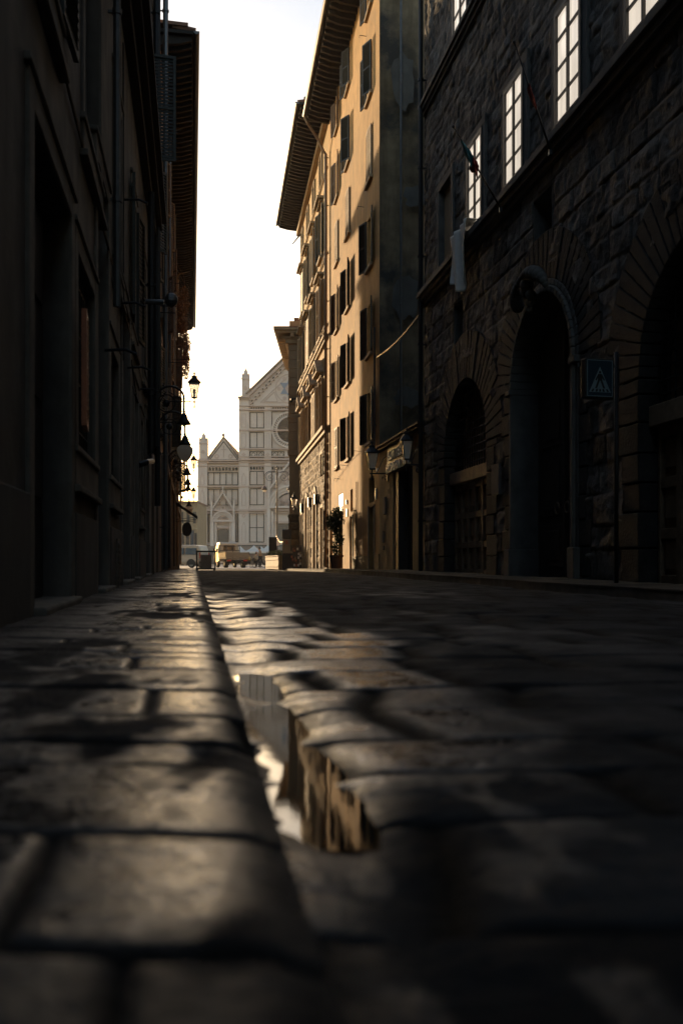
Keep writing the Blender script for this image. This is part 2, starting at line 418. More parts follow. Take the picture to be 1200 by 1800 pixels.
# ------------------------------------------------------------------ street lines
FL  = Frame(-.95, -.158, +1)          # left house fronts
FR1 = Frame(5.51, -.155, -1)          # right palace and shop
FR3 = Frame(4.806, -.13, -1)          # ochre houses further on
Y_SHOP, Y_OCH, Y_PAL, Y_END = 22.5, 28.2, 41.4, 56.0
def gz(y): return -.24*sstep(22, 66, np.asarray(y, float))
def xkl(y): return .11 - .1565*y       # left kerb edge
def xwl(y): return -.95 - .158*y
def xwr(y): return np.where(y < Y_OCH, 5.51 - .155*y, 4.806 - .13*y)
def xkr(y):
    a = 5.51 - .155*y - 1.02 + .05*np.sin(y*.9); b = 4.806 - .13*y - .85
    t = sstep(24, 31, y); return a*(1-t) + b*t
def ysamples(y0, y1):
    ys = [y0]
    while ys[-1] < y1:
        y = ys[-1]; a = abs(y)
        ys.append(y + (.011 if 0.3 < y < 1.8 else max(.011, .0062*a) if y >= 1.8 else .06))
    return np.array(ys)
PATCH = lambda x, y, s: sstep(-.05, .12, fbm(x*.9, y*.45, s))

def paving(name, mat, u, y, xfun, zfun, rows, colw, seed, amp, wetfun, skew=.0):
    """u: offsets across; y: samples along; xfun(u,y)->x ; zfun(u,y)->base z"""
    U, Y = np.meshgrid(u, y)
    X = xfun(U, Y)
    wob = .05*fbm(U*1.3+3, Y*1.3, seed+5, 3)
    d, b1, b2, bu, bv = cells(U + wob + 40, Y + skew*U + .06*fbm(U*1.1, Y*1.1, seed+9, 3), rows, colw, seed)
    dy = np.maximum(.011, .0062*np.abs(Y))
    gw = np.maximum(.0085, .30*dy)
    Z = zfun(U, Y) + gz(Y)
    rough = fbm(U*4, Y*5, seed+1, 5)*.75 + fbm(U*(7 if name != 'road' else 26), Y*15, seed+2, 4)*.80 + fbm(U*(22 if name != 'road' else 90), Y*38, seed+6, 3)*.42*(np.abs(Y) < 9)
    groove = np.exp(-(d/gw)**2); rim = np.exp(-d/.05)
    wet0 = np.clip(wetfun(U, Y, X, Z), 0, 1)
    rough = rough*(1-.62*wet0)
    flatk = 1-.7*wet0
    Z = Z + amp*(flatk*((b1-.5)*.8 + bu*(b2-.5)*.9 + bv*(b1-.5)*-1.0) + rough*1.25 - 1.0*groove - .15*rim)
    wet = wetfun(U, Y, X, Z)
    tone = np.clip(b2*.75 + .25*(b1) - .25*groove, 0, 1)
    P = np.stack([X, Y, Z], -1)
    return grid_mesh(name, P, mat, attrs={'tone': tone, 'wet': np.clip(wet*(1-np.exp(-(d/(1.7*gw))**2))*(1-.2*sstep(-.02, .12, fbm(U*8, Y*7, seed+12, 4))), 0, 1), 'joint': np.clip(groove*.95, 0, 1)})

rg = np.random.RandomState(3)
def rows_of(y0, y1, a, b, seed):
    g = np.random.RandomState(seed); r = [y0]
    while r[-1] < y1: r.append(r[-1] + g.uniform(a, b))
    return np.array(r)
ys = ysamples(-8, 68)
# road: u = 0 at the left kerb, 1 at the right kerb
uu = np.concatenate([np.linspace(0, .8, 82)[:-1], np.linspace(.8, 5.2, 190)])/5.2
def road_x(U, Y): return xkl(Y) + U*(xkr(Y) - xkl(Y))
def road_z(U, Y):
    D = U*(xkr(Y) - xkl(Y)); W = xkr(Y) - xkl(Y)
    ridge = 1 - .75*np.exp(-((Y-2.02-.12*D)/.075)**2) - .6*np.exp(-((Y-1.69+.1*D)/.04)**2) - .7*np.exp(-((Y-2.62)/.11)**2) - .5*np.exp(-((Y-3.05)/.08)**2)
    gut = -.032*np.exp(-((D-.10)/.080)**2)*(.35 + .65*sstep(1.2, 1.42, Y)*(1-sstep(2.9, 3.5, Y))*np.clip(ridge, 0, 1)) + .017*fbm(D*6, Y*5, 301, 3)*np.exp(-(D/.6)**2)
    return gut + .035*np.sin(np.pi*np.clip(D/W, 0, 1)) - .028
def road_wet(U, Y, X, Z):
    D = U*(xkr(Y)-xkl(Y))
    n = fbm(D*2.2, Y*1.1, 31, 5)
    wd = .16 + .48*sstep(1.5, 2.2, Y)
    band = 1 - sstep(wd, wd+.2, D + n*.45 + .03*np.abs(Y-4))
    fade = sstep(.2, 1.2, Y)*(1 - sstep(8.5, 13, Y + n*3))
    speck = .55*sstep(.02, .16, fbm(D*11, Y*6, 91, 4))*(1-sstep(.35, .8, D))*(1-sstep(1.7, 2.2, Y))*sstep(.5, .8, Y)
    return np.maximum(np.maximum(band*fade, speck), (.18 + .3*sstep(2, 5, Y))*sstep(.12, .34, fbm(D*.8, Y*.5, 77, 4) + .4*fbm(D*5, Y*5, 78, 3)))
road = paving('road', M['road'], uu, ys, road_x, road_z, rows_of(-12, 72, .27, .52, 4), (.085, .19), 11, .0125, road_wet, .12)
tag(road, kind='structure')
# left pavement with its kerb edge
up = np.linspace(-.03, 1.0, 96)
def pl_x(U, Y): return xwl(Y) - .06 + np.clip(U, 0, 1)*(xkl(Y) - xwl(Y) + .06)
def pl_z(U, Y):
    D = (1-np.clip(U, 0, 1))*(xkl(Y)-xwl(Y))
    return .028 + .012*D - .015*np.exp(-(D/.032)**2)
def pl_wet(U, Y, X, Z):
    n = fbm(X*3, Y*1.6, 51, 5)
    n2 = fbm(X*9, Y*5, 53, 4)
    return (.45 + .55*sstep(.6, 1.0, Y))*sstep(-.17, .05, n*1.2 + .6*n2 + .05*np.sin(Y*.8) + .2*(U-.50))*(.15 + .85*sstep(.1, .6, U))*(1-.8*np.exp(-((1-U)*1.06/.06)**2))
upx = np.concatenate([up, ])
pl = paving('pavement_left', M['slab'], up, ys, pl_x, pl_z, rows_of(-12, 72, .17, .46, 8), (.75, 1.3), 23, .0125, pl_wet, .04)
tag(pl, kind='structure')
def strip(name, mat, xf, za, zb, y0, y1, step, lean=.0, seed=1):
    yy = ysamples(y0, y1)
    t = np.linspace(0, 1, 7)
    T, Y = np.meshgrid(t, yy)
    nz = fbm(Y*6, T*.7, seed, 4)*.014 + fbm(Y*1.3, T, seed+3, 3)*.014
    jo = np.abs(((Y + .2*np.sin(Y*1.7)) % step) - step/2); g = np.exp(-((step/2-jo)/.012)**2)*.012
    X = xf(Y) + nz + (T-.5)*lean + g*(1 if lean <= 0 else -1)
    Z = za + (zb-za)*T + gz(Y)
    P = np.stack([X, Y, Z], -1)
    tone = vnoise(np.floor(Y/step)*7.1, Y*0, seed)
    return grid_mesh(name, P, mat, attrs={'tone': tone, 'wet': 0*Y + .15})
tag(strip('kerb_left', M['kerb'], xkl, -.12, .012, -8, 68, .9, -.012, 5), kind='structure')
# right pavement and kerb
ypr = np.concatenate([np.linspace(-8, 4, 80)[:-1], np.linspace(4, 58, 700)])
upr = np.linspace(0, 1, 70)
def pr_x(U, Y): return xkr(Y) + U*(xwr(Y) + .08 - xkr(Y))
def pr_z(U, Y): return .088 + .03*fbm(Y*.35, Y*0, 88, 3) - .012*np.exp(-(U/.04)**2) + .012*U
pr = paving('pavement_right', M['rpave'], upr, ypr, pr_x, pr_z, rows_of(-12, 72, .45, .8, 28), (.7, 1.2), 43, .008, lambda U, Y, X, Z: .25*sstep(0, .3, fbm(X*2, Y, 61, 4)), 0)
tag(pr, kind='structure')
tag(strip('kerb_right', M['kerb'], xkr, -.12, .082, -8, 58, 1.15, .02, 15), kind='structure')
# the ground sheet of the square, out to the horizon
g = MB()
for a, b, z0, z1 in ((-90, 66, -.75, -.30), (66, 175, -.252, -.40), (175, 900, -.40, -.6)):
    g.quad((-600, a, z0), (600, a, z0), (600, b, z1), (-600, b, z1))
tag(g.build('ground', M['ground']), kind='structure')
# standing water in the gutter
yy = np.linspace(1.30, 3.7, 160); tt = np.linspace(0, 1, 30)
T, Y = np.meshgrid(tt, yy)
P = np.stack([xkl(Y) - .01 + T*.42, Y, 0*Y - .0415 + .00012*fbm(T*8, Y*14, 3, 3)], -1)
tag(grid_mesh('puddle', P, M['water']), kind='structure')
HAZE = .00035
# ------------------------------------------------------------------ shared building pieces
def stone_face(name, mat, fr, s0, s1, z0, z1, res, rows, colw, seed, amp, parent, holes, chamfer=.05, roughk=1.0, d0=0.0):
    """rusticated masonry as a real relief. holes: functions (s,z)->bool"""
    s = np.arange(s0, s1 + res*.5, res); z = np.arange(z0, z1 + res*.5, res)
    S, Z = np.meshgrid(s, z)
    dist, b1, b2, bu, bv = cells(S + .02*fbm(S*2, Z*2, seed, 3), Z + .02*fbm(S*2+9, Z*2, seed+1, 3), rows, colw, seed)
    face = np.minimum(dist/chamfer, 1)
    rough = fbm(S*4.5 + b1*90, Z*5.5 + b2*70, seed+2, 5)*1.6 + fbm(S*15, Z*15, seed+4, 3)*.35
    D = amp*(np.sqrt(face)*.75 + rough*roughk*face + (b1-.5)*.5*face) + d0
    tone = np.clip(.15 + .85*b2 + .35*fbm(S*1.1, Z*1.1, seed+7, 3) - .25*(1-face), 0, 1)
    keep = np.ones(S.shape, bool)
    for h in holes: keep &= ~h(S, Z)
    mask = keep[:-1,:-1] & keep[1:,1:] & keep[1:,:-1] & keep[:-1,1:]
    bx = fr.b + fr.sl*S; P = np.stack([bx + fr.n.x*D, S + fr.n.y*D, Z], -1)
    return grid_mesh(name, P, mat, parent, {'tone': tone}, mask)
def rect_hole(a, b, c, e): return lambda S, Z: (S > a) & (S < b) & (Z > c) & (Z < e)
def arch_hole(sc, w, zs, zb=-1.0, rise=1.0, grow=0.0):
    def h(S, Z):
        r = w/2 + grow
        return (np.abs(S-sc) < r) & (Z > zb) & ((Z < zs) | (((S-sc)/r)**2 + ((Z-zs)/(r*rise))**2 < 1))
    return h
def arch_pts(sc, w, zs, zb, rise=1.0, n=16):
    r = w/2
    return [(sc-r, zb)] + [(sc - r*math.cos(math.pi*i/n), zs + r*rise*math.sin(math.pi*i/n)) for i in range(n+1)] + [(sc+r, zb)]
def arch_band(fr, mb, sc, w, zs, r_in, r_out, rise, n, d0, d1, gap=.05, a0=0.0, a1=math.pi, jit=0):
    for i in range(n):
        x = a0+(a1-a0)*(i+gap/2)/n; y = a0+(a1-a0)*(i+1-gap/2)/n; dd = rnd.uniform(-jit, jit)
        fr.prism(mb, [(sc + r*math.cos(t), zs + r*k*math.sin(t)) for r, k, t in ((r_in, rise, x), (r_out, (r_in*rise + r_out - r_in)/r_out, x), (r_out, (r_in*rise + r_out - r_in)/r_out, y), (r_in, rise, y))], d0, d1+dd)
def reveal(fr, mb, pts, d0, d1):
    for a, b in zip(pts, pts[1:]):
        mb.quad(fr.p(a[0], d0, a[1]), fr.p(b[0], d0, b[1]), fr.p(b[0], d1, b[1]), fr.p(a[0], d1, a[1]))

def shutter(fr, parent, hinge, z0, z1, w, ang, mat, sgn, d=.04, slats=None):
    """a louvred leaf: hinged at s=hinge, closed it covers towards sgn*s; ang=0 closed, 180 folded back on the wall"""
    a = R(ang); ex = fr.t*(math.cos(a)*sgn) + fr.n*math.sin(a)
    ey = Vector((-ex.y, ex.x, 0)); ez = Vector((0,0,1)); o = fr.p(hinge, d, 0)
    m = MB(); t = .02; st = .06
    m.obox(o, ex, ey, ez, (0, st), (-t, t), (z0, z1)); m.obox(o, ex, ey, ez, (w-st, w), (-t, t), (z0, z1))
    for zz in (z0, (z0+z1)/2 - .03, z1-st): m.obox(o, ex, ey, ez, (st, w-st), (-t, t), (zz, zz+st))
    n = slats or max(6, int((z1-z0)/.075)); h = (z1-z0-2*st)/n
    for i in range(n):
        c = z0 + st + h*(i+.5)
        p = o + ez*c; u = (ey*.6 + ez*.8); v = u.cross(ex)
        m.obox(p, ex, u, v, (st, w-st), (-h*.58, h*.58), (-.005, .005))
    return m.build('shutter', mat, parent)

def window(fr, parent, sc, zc, w, h, recess=.16, fmat=None, gmat=None, sh=None, shmat=None, sill=None, bars=(1, 2), shw=None, ft=.05):
    """frame with its pane, shutters and sill as sub-parts"""
    a, b, c, e = sc-w/2, sc+w/2, zc-h/2, zc+h/2
    m = MB()
    for x in ((a, a+ft), (b-ft, b)): fr.box(m, x, (-recess, -recess+.06), (c, e))
    for z in ((c, c+ft), (e-ft, e)): fr.box(m, (a+ft, b-ft), (-recess, -recess+.06), z)
    for i in range(bars[0]):
        x = a + (b-a)*(i+1)/(bars[0]+1); fr.box(m, (x-.025, x+.025), (-recess, -recess+.055), (c+ft, e-ft))
    for i in range(bars[1]):
        z = c + (e-c)*(i+1)/(bars[1]+1); fr.box(m, (a+ft, b-ft), (-recess, -recess+.045), (z-.018, z+.018))
    o = m.build('window', fmat or M['frame'], parent)
    p = MB(); fr.box(p, (a+.01, b-.01), (-recess-.012, -recess+.018), (c+.01, e-.01)); p.build('pane', gmat or M['glass'], o)
    if sill:
        s = MB(); fr.box(s, (a-.1, b+.1), (.001, .1), (c-.1, c-.002)); s.build('sill', sill, o)
    if sh:
        q = shw or w/2
        if sh[0] is not None: shutter(fr, o, a, c, e, q, sh[0], shmat or M['green'], +1)
        if sh[1] is not None: shutter(fr, o, b, c, e, q, sh[1], shmat or M['green'], -1)
    return o

def eave(fr, parent, s0, s1, z, over, mat, step=.42, thick=.1, gut=True, name='eave'):
    m = MB()
    n = int((s1-s0)/step)
    for i in range(n):
        s = s0 + (i+.5)*(s1-s0)/n; o = fr.p(s, 0, 0)
        m.prism([o + fr.n*a + fr.t*-.06 + Vector((0,0,b)) for a, b in ((0, z-.30), (over*.55, z-.24), (over*.95, z-.12), (over*.95, z), (0, z))],
                [o + fr.n*a + fr.t*.06 + Vector((0,0,b)) for a, b in ((0, z-.30), (over*.55, z-.24), (over*.95, z-.12), (over*.95, z), (0, z))])
        for dd in (.3, .6):
            fr.box(m, (s+.06, s+(s1-s0)/n-.06), (over*dd, over*dd+.05), (z-.06, z-.003))
    fr.box(m, (s0, s1), (-.02, over), (z+.002, z+thick))
    o = m.build(name, mat, parent)
    if gut:
        t = MB(); k = 10
        for a, b in zip(range(k), range(1, k+1)):
            w0, w1 = math.pi*(1+a/k), math.pi*(1+b/k)
            q = [(over+.09+.09*math.cos(x), z+.10+.09*math.sin(x)) for x in (w0, w1)]
            t.quad(fr.p(s0, q[0][0], q[0][1]), fr.p(s1, q[0][0], q[0][1]), fr.p(s1, q[1][0], q[1][1]), fr.p(s0, q[1][0], q[1][1]))
        for s in (s0+.004, s1-.004):
            t.v += []; n0 = len(t.v)
            pts = [fr.p(s, over+.09+.09*math.cos(math.pi*(1+i/k)), z+.10+.09*math.sin(math.pi*(1+i/k))) for i in range(k+1)]
            t.quad(*pts)
        t.build('gutter', M['zinc'], o, smooth=False)
        c = MB(); q = int((s1-s0)/.24)
        for i in range(q):
            s = s0 + (i+.5)*(s1-s0)/q
            p0 = fr.p(s, over+.07, z+.16); p1 = fr.p(s, over-.6, z+.16+.10)
            c.tube([p0, p1], .08, 6)
        c.build('roof_tiles', M['tile'], o)
    return o
def drain(fr, parent, s, z0, z1, mat, r=.06, d=.11, top=None):
    m = MB(); pts = [fr.p(s, d, z0), fr.p(s, d, z1)]
    if top: pts += [fr.p(s, d + .1, z1+.12)] + [fr.p(a, b, c) for a, b, c in top]
    m.tube(pts, r, 8)
    z = z0 + 1.2
    while z < z1:
        m.tube([fr.p(s, d, z-.03), fr.p(s, d, z+.03)], r*1.3, 8); fr.box(m, (s-.015, s+.015), (.0, d), (z-.015, z+.015)); z += 2.1
    return m.build('drainpipe', mat, parent, smooth=False)
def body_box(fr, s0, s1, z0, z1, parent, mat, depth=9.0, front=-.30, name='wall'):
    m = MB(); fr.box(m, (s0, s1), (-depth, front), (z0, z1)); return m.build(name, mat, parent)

# ------------------------------------------------------------------ the rusticated palace on the right
fr = FR1
R1 = thing('stone_palace', fr.p(14, 0, 0), 'dark rusticated stone palace with arched doorways and bright mullioned windows', 'building')
A = [(19.2, 3.0, 2.62, .96), (14.9, 2.55, 3.30, 1.0), (10.1, 3.0, 2.62, .96), (4.6, 3.0, 2.62, .96), (-1.0, 3.0, 2.62, .96)]   # centre, width, springing, rise
holes = [arch_hole(c, w, zs, -1, rise, .42) for c, w, zs, rise in A]
slots = [(14.48, 15.25, 5.15, 6.15), (19.3, 19.95, 4.95, 5.75), (9.7, 10.4, 5.15, 6.15)]
holes_l = holes + [rect_hole(*x) for x in slots]
ROWS_L = rows_of(-.6, 7.2, .30, .44, 71)
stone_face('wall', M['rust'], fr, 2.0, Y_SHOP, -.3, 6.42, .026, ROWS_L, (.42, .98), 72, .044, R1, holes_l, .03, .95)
WIN = [(20.58, 1), (18.35, 0), (16.1, 0), (13.75, 0), (11.43, 0), (9.1, 0), (6.8, 0), (4.5, 0)]
W2 = [(19.35, 0), (16.7, 0), (14.0, 0), (11.3, 0)]
wz0, wz1 = 6.86, 8.62
holes_u = [rect_hole(c-.49, c+.49, wz0, wz1) for c, b in WIN] + [rect_hole(c-.55, c+.55, 11.25, 13.3) for c, b in W2]
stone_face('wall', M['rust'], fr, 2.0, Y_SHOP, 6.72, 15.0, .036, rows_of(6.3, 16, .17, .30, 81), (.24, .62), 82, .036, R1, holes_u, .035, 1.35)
m = MB(); fr.box(m, (2.0, Y_SHOP), (-9, -.5), (-.5, 17)); fr.box(m, (2.0, Y_SHOP), (-.5, .05), (15.0, 17))
fr.box(m, (-62, 1.99), (-9, .04), (-.5, 17)); m.build('wall', M['rust'], R1)  # unseen stretch behind the camera, added to cut skylight in the street
m = MB()   # end return at the corner beside the shop, and slot linings
fr.box(m, (Y_SHOP-.02, Y_SHOP+.03), (-.5, .035), (-.5, 17)); m.build('corner_return', M['rust'], R1); m = MB()
for a, b, c, e in slots: m.mark(); reveal(fr, m, [(a,c),(b,c),(b,e),(a,e),(a,c)], .03, -.45)
for c, b in WIN: m.mark(); reveal(fr, m, [(c-.49,wz0),(c+.49,wz0),(c+.49,wz1),(c-.49,wz1),(c-.49,wz0)], .05, -.5)
for c, b in W2: m.mark(); reveal(fr, m, [(c-.55,11.25),(c+.55,11.25),(c+.55,13.3),(c-.55,13.3),(c-.55,11.25)], .05, -.5)
m.parts('reveal', M['dress'], R1, fix=False)
# string courses with a moulded profile
m = MB()
for z, h, pr in ((6.42, .32, .24), (10.98, .26, .2)):
    m.mark()
    for a, b, p in ((0, .3, .45), (.3, .62, .75), (.62, 1.0, 1.0)):
        fr.box(m, (2.0, Y_SHOP+.02), (-.1, pr*p), (z + h*a + .001, z + h*b))
m.parts('string_course', M['dress'], R1, bevel=.012)
# window surrounds, frames, panes
m = MB()
for c, b in WIN:
    m.mark()
    for x in ((c-.66, c-.492), (c+.492, c+.66)): fr.box(m, x, (-.1, .07), (wz0-.1, wz1+.17))
    fr.box(m, (c-.66, c+.66), (-.1, .075), (wz1+.002, wz1+.17))
for c, b in W2:
    m.mark()
    for x in ((c-.72, c-.552), (c+.552, c+.72)): fr.box(m, x, (-.1, .07), (11.23, 13.47))
    fr.box(m, (c-.72, c+.72), (-.1, .075), (13.471, 13.62))
m.parts('window_surround', M['dress'], R1, bevel=.01)
for c, b in WIN:
    if b:
        m = MB(); fr.box(m, (c-.48, c+.48), (-.2, -.06), (wz0, wz1)); m.build('infilled_window', M['tan'], R1)
    else: window(fr, R1, c, (wz0+wz1)/2, .98, wz1-wz0, -.035, M['frame'], M['sky_glow'], bars=(1, 3), ft=.07)
for c, b in W2: window(fr, R1, c, 12.27, 1.1, 2.05, -.035, M['frame'], M['sky_glow'], bars=(1, 3), ft=.07)
# arches: fans of voussoirs, inner mouldings
m = MB()
for i, (c, w, zs, rise) in enumerate(A[:4]):
    m.mark()
    arch_band(fr, m, c, w, zs, w/2+(.0 if i != 1 else .20), w/2+.95, rise, 33, -.45, .048, .07, jit=.007)
    for sg in (-1, 1):
        z = -.3
        while z < zs-.05:
            h = rnd.uniform(.34, .46); e = min(z+h, zs); L = rnd.choice((.47, .62))
            x = sorted((c+sg*(w/2+(.0 if i != 1 else .2)), c+sg*(w/2+L))); fr.box(m, x, (-.45, .048+rnd.uniform(-.01, .01)), (z, e-.018)); z += h
m.parts('arch_surround', M['rust'], R1, bevel=.016)
m = MB()
c, w, zs, rise = A[1]
arch_band(fr, m, c, w, zs, w/2, w/2+.10, rise, 30, -.5, .10, 0); arch_band(fr, m, c, w, zs, w/2+.10, w/2+.20, rise, 30, -.5, .055, 0)
for sg in (-1, 1):
    fr.box(m, sorted((c+sg*w/2, c+sg*(w/2+.10))), (-.5, .10), (-.3, zs)); fr.box(m, sorted((c+sg*(w/2+.101), c+sg*(w/2+.2))), (-.5, .055), (-.3, zs))
    fr.box(m, sorted((c+sg*(w/2-.02), c+sg*(w/2+.24))), (-.5, .14), (-.3, .55))
    # impost
    fr.box(m, sorted((c+sg*(w/2-.015), c+sg*(w/2+.23))), (-.48, .13), (zs-.1, zs))
m.build('portal_moulding', M['dress'], R1, bevel=.02)
# carved arms over the portal: scrolled shield
m = MB(); o = fr.p(c, .16, zs + w/2*rise + .12)
for k in range(17):
    a = k/16*math.pi
    p = o + fr.t*(.62*math.cos(a)) + Vector((0,0,.30*math.sin(a)-.14)) + fr.n*(.05+.12*math.sin(a))
    m.ball(p, .085 + .035*math.sin(a*3+1), 7)
for k in range(5): m.ball(o + fr.t*(.09*math.sin(k*2.1)) + Vector((0,0,.02-.09*k)) + fr.n*(.11-.015*k), .12-.015*k, 7)
m.build('carved_arms', M['dress'], R1, smooth=True)
# fill of arches 0, 2.. : gate of panels below an oak beam, bars above
def panel_gate(c, w, zs, rise):
    r = -.22
    b = MB(); fr.box(b, (c-w/2, c+w/2), (r-.03, r+.14), (2.0, 2.26)); bo = b.build('cross_beam', M['beamw'], R1, bevel=.012)
    g_ = MB(); n, rows = 6, 3; W = w-.06
    fr.box(g_, (c-W/2, c+W/2), (r-.10, r-.05), (0.0, 2.0))
    xs = [c-W/2 + W*i/n for i in range(n+1)]
    for x in xs: fr.box(g_, (max(c-W/2, x-.055), min(c+W/2, x+.055)), (r-.05, r+.03), (.05, 1.995))
    for z in (.05, .62, 1.24, 1.86):
        for i in range(n): fr.box(g_, (xs[i]+.055, xs[i+1]-.055), (r-.05, r+.022), (z, z+.13))
    for i in range(n):
        for k in range(3): fr.box(g_, (xs[i]+.10, xs[i+1]-.10), (r-.05, r-.012), (.05+.62*k+.20, .05+.62*k+.55))
    g_.build('gate', M['panel'], R1, bevel=.008)
    t = MB(); rr = w/2
    x = c-rr+.12
    while x < c+rr-.05:
        top = zs + rise*math.sqrt(max(0, rr*rr-(x-c)**2)); t.tube([fr.p(x, r, 2.26), fr.p(x, r, top)], .012, 6, False); x += .165
    z = 2.40
    while z < zs + rr*rise - .03:
        hw = rr if z < zs else math.sqrt(max(0, rr*rr-((z-zs)/rise)**2)); t.tube([fr.p(c-hw, r+.012, z), fr.p(c+hw, r+.012, z)], .012, 6, False); z += .165
    t.build('window_bars', M['iron'], R1)
    p = MB(); fr.prism(p, arch_pts(c, w+.4, zs, 2.2, rise), r-.20, r-.16); po = p.build('window_boarding', M['panel'], R1)
    for k in range(1): pass
for i, (c, w, zs, rise) in enumerate(A):
    if i != 1 and i < 4: panel_gate(c, w, zs, rise)
c, w, zs, rise = A[1]
d_ = MB(); fr.prism(d_, arch_pts(c, w+.3, zs, -.3, rise), -.46, -.40)
for k in (-1, 1):
    for z0, z1 in ((.25, .95), (1.1, 2.1), (2.25, 3.1)):
        fr.box(d_, sorted((c+k*.12, c+k*1.08)), (-.40, -.37), (z0, z1)); fr.box(d_, sorted((c+k*.22, c+k*.98)), (-.37, -.345), (z0+.1, z1-.1))
fr.box(d_, (c-.04, c+.04), (-.40, -.33), (-.2, zs+.9))
do = d_.build('portal_door', M['door'], R1, bevel=.01)
h = MB()
for k in (-1, 1):
    h.mark(); q = [fr.p(c+k*.2 + .09*math.cos(t), -.31, 1.2+.09*math.sin(t)) for t in np.linspace(0, 2*math.pi, 17)]; h.tube(q, .013, 6)
h.parts('door_knocker', M['copper'], do)
m = MB(); fr.box(m, (12.9, 13.12), (.07, .1), (2.55, 2.8)); m.mark(); fr.box(m, (16.78, 17.2), (.06, .11), (1.55, 2.1)); m.parts('wall_plaque', M['dress'], R1)
drain(fr, R1, Y_SHOP-.12, .1, 17, M['iron'], .055, .16)
eave(fr, R1, 2, Y_SHOP, 17.0, .9, M['timber'], .6)
m = MB(); fr.box(m, (-62, Y_SHOP), (-9, .86), (17.35, 17.6)); m.build('roof', M['tile'], R1)

# flags, cloth, sign at the palace
def flagpole(Y, tipd, dz, cols, label):
    b = fr.p(Y, .2, 6.5); tip = fr.p(Y-.05, tipd, 6.5+dz)
    t = thing('flagpole', b, label, 'flagpole', 'flagpoles slanting from the palace')
    m = MB(); m.tube([b, tip], [.017, .012], 8); m.ball(tip, .03, 6); m.build('pole', M['iron'], t, smooth=True)
    m = MB(); m.box(b - Vector((0,0,.03)), (.05, .06, .08)); m.build('bracket', M['iron'], t)
    v = tip-b; u = v.normalized()
    for (f0, f1, r, mat, nm) in cols:
        m = MB(); n = 14; rows = 9
        # furled cloth wound round the pole with a hanging belly
        P = []
        for i in range(rows+1):
            f = f0+(f1-f0)*i/rows; c0 = b + v*f; env = math.sin(math.pi*min(1, max(0, (f-.38)/.42)))**.7 if .38 < f < .80 else .15
            ring = []
            for k in range(n):
                a = 2*math.pi*k/n; rr = .022 + r*env*(.55+.45*math.sin(3*a+i*.5))
                ring.append(c0 + fr.t*math.cos(a)*rr + Vector((0,0,-.6*r*env + math.sin(a)*rr*.9)))
            P.append(ring)
        for i in range(rows):
            for k in range(n): m.quad(P[i][k], P[i][(k+1)%n], P[i+1][(k+1)%n], P[i+1][k])
        m.build(nm, mat, t, smooth=True)
flagpole(16.4, 1.06, 1.34, [(.62, .84, .11, M['teal'], 'flag'), (.50, .63, .13, M['redc'], 'flag')], 'slanting flagpole with a furled teal and red flag above the arched gate')
flagpole(14.1, .78, 1.55, [(.40, .62, .05, M['redc'], 'flag')], 'thin slanting flagpole with a dark red wrapped flag between two bright windows')
# white cloth hanging over the string course
n, k = 26, 16; P = np.zeros((n, k, 3))
for i in range(n):
    for j in range(k):
        f = i/(n-1); g2 = j/(k-1)
        s = 18.75 + (g2-.5)*1.3*(1 - .35*abs(f-.1)) - .1*f
        d = (.06 if f < .08 else .30) + .06*math.sin(g2*11+f*2)*(f+.3) + .03*math.sin(g2*23+4*f)
        z = 6.95 - max(0, f-.08)*(1.42 - .5*abs(g2-.35)) + .03*math.sin(g2*9)*f
        P[i, j] = fr.p(s, d, z)
o = grid_mesh('hanging_cloth', P, M['cloth'])
sm = o.modifiers.new('thick', 'SOLIDIFY'); sm.thickness = .006
tag(o, 'creased white cloth hanging over the stone ledge below a bright window', 'cloth')
# pedestrian crossing sign on its post
pb = Vector((3.275, 11.2, .09))
T = thing('crossing_sign', pb, 'blue pedestrian crossing box sign on a thin grey post beside the portal', 'road sign')
m = MB(); m.tube([pb, pb + Vector((0,0,2.75))], .026, 12); m.build('post', M['iron'], T, smooth=True)
sc_ = pb + Vector((-.245, -.06, 2.42)); ry = R(14)
ex = Vector((math.cos(ry), -math.sin(ry)*-1, 0)); ey = Vector((-ex.y, ex.x, 0)); ez = Vector((0,0,1))
m = MB(); m.obox(sc_, ex, ey, ez, (-.185, .185), (-.06, .06), (-.235, .235)); bx_ = m.build('sign_box', M['black'], T, bevel=.012)
m = MB()
for z in (-.1, .15): m.obox(sc_, ex, ey, ez, (.18, .26), (-.012, .012), (z, z+.03))
m.build('bracket', M['zinc'], T)
def spoly(mb, pts, d0, d1): mb.prism([sc_ + ex*a + ez*b - ey*d0 for a, b in pts], [sc_ + ex*a + ez*b - ey*d1 for a, b in pts])
m = MB(); spoly(m, [(-.165,-.215),(.165,-.215),(.165,.215),(-.165,.215)], .0605, .064); fc = m.build('sign_face', M['blue'], T)
m = MB()
for p in ([(-.165,-.215),(.165,-.215),(.165,-.207),(-.165,-.207)], [(-.165,.207),(.165,.207),(.165,.215),(-.165,.215)], [(-.165,-.207),(-.158,-.207),(-.158,.207),(-.165,.207)], [(.158,-.207),(.165,-.207),(.165,.207),(.158,.207)]): spoly(m, p, .064, .0655)
spoly(m, [(-.14,-.165),(.14,-.165),(0,.135)], .064, .0665); m.build('white_triangle', M['dull'], fc)
m = MB()
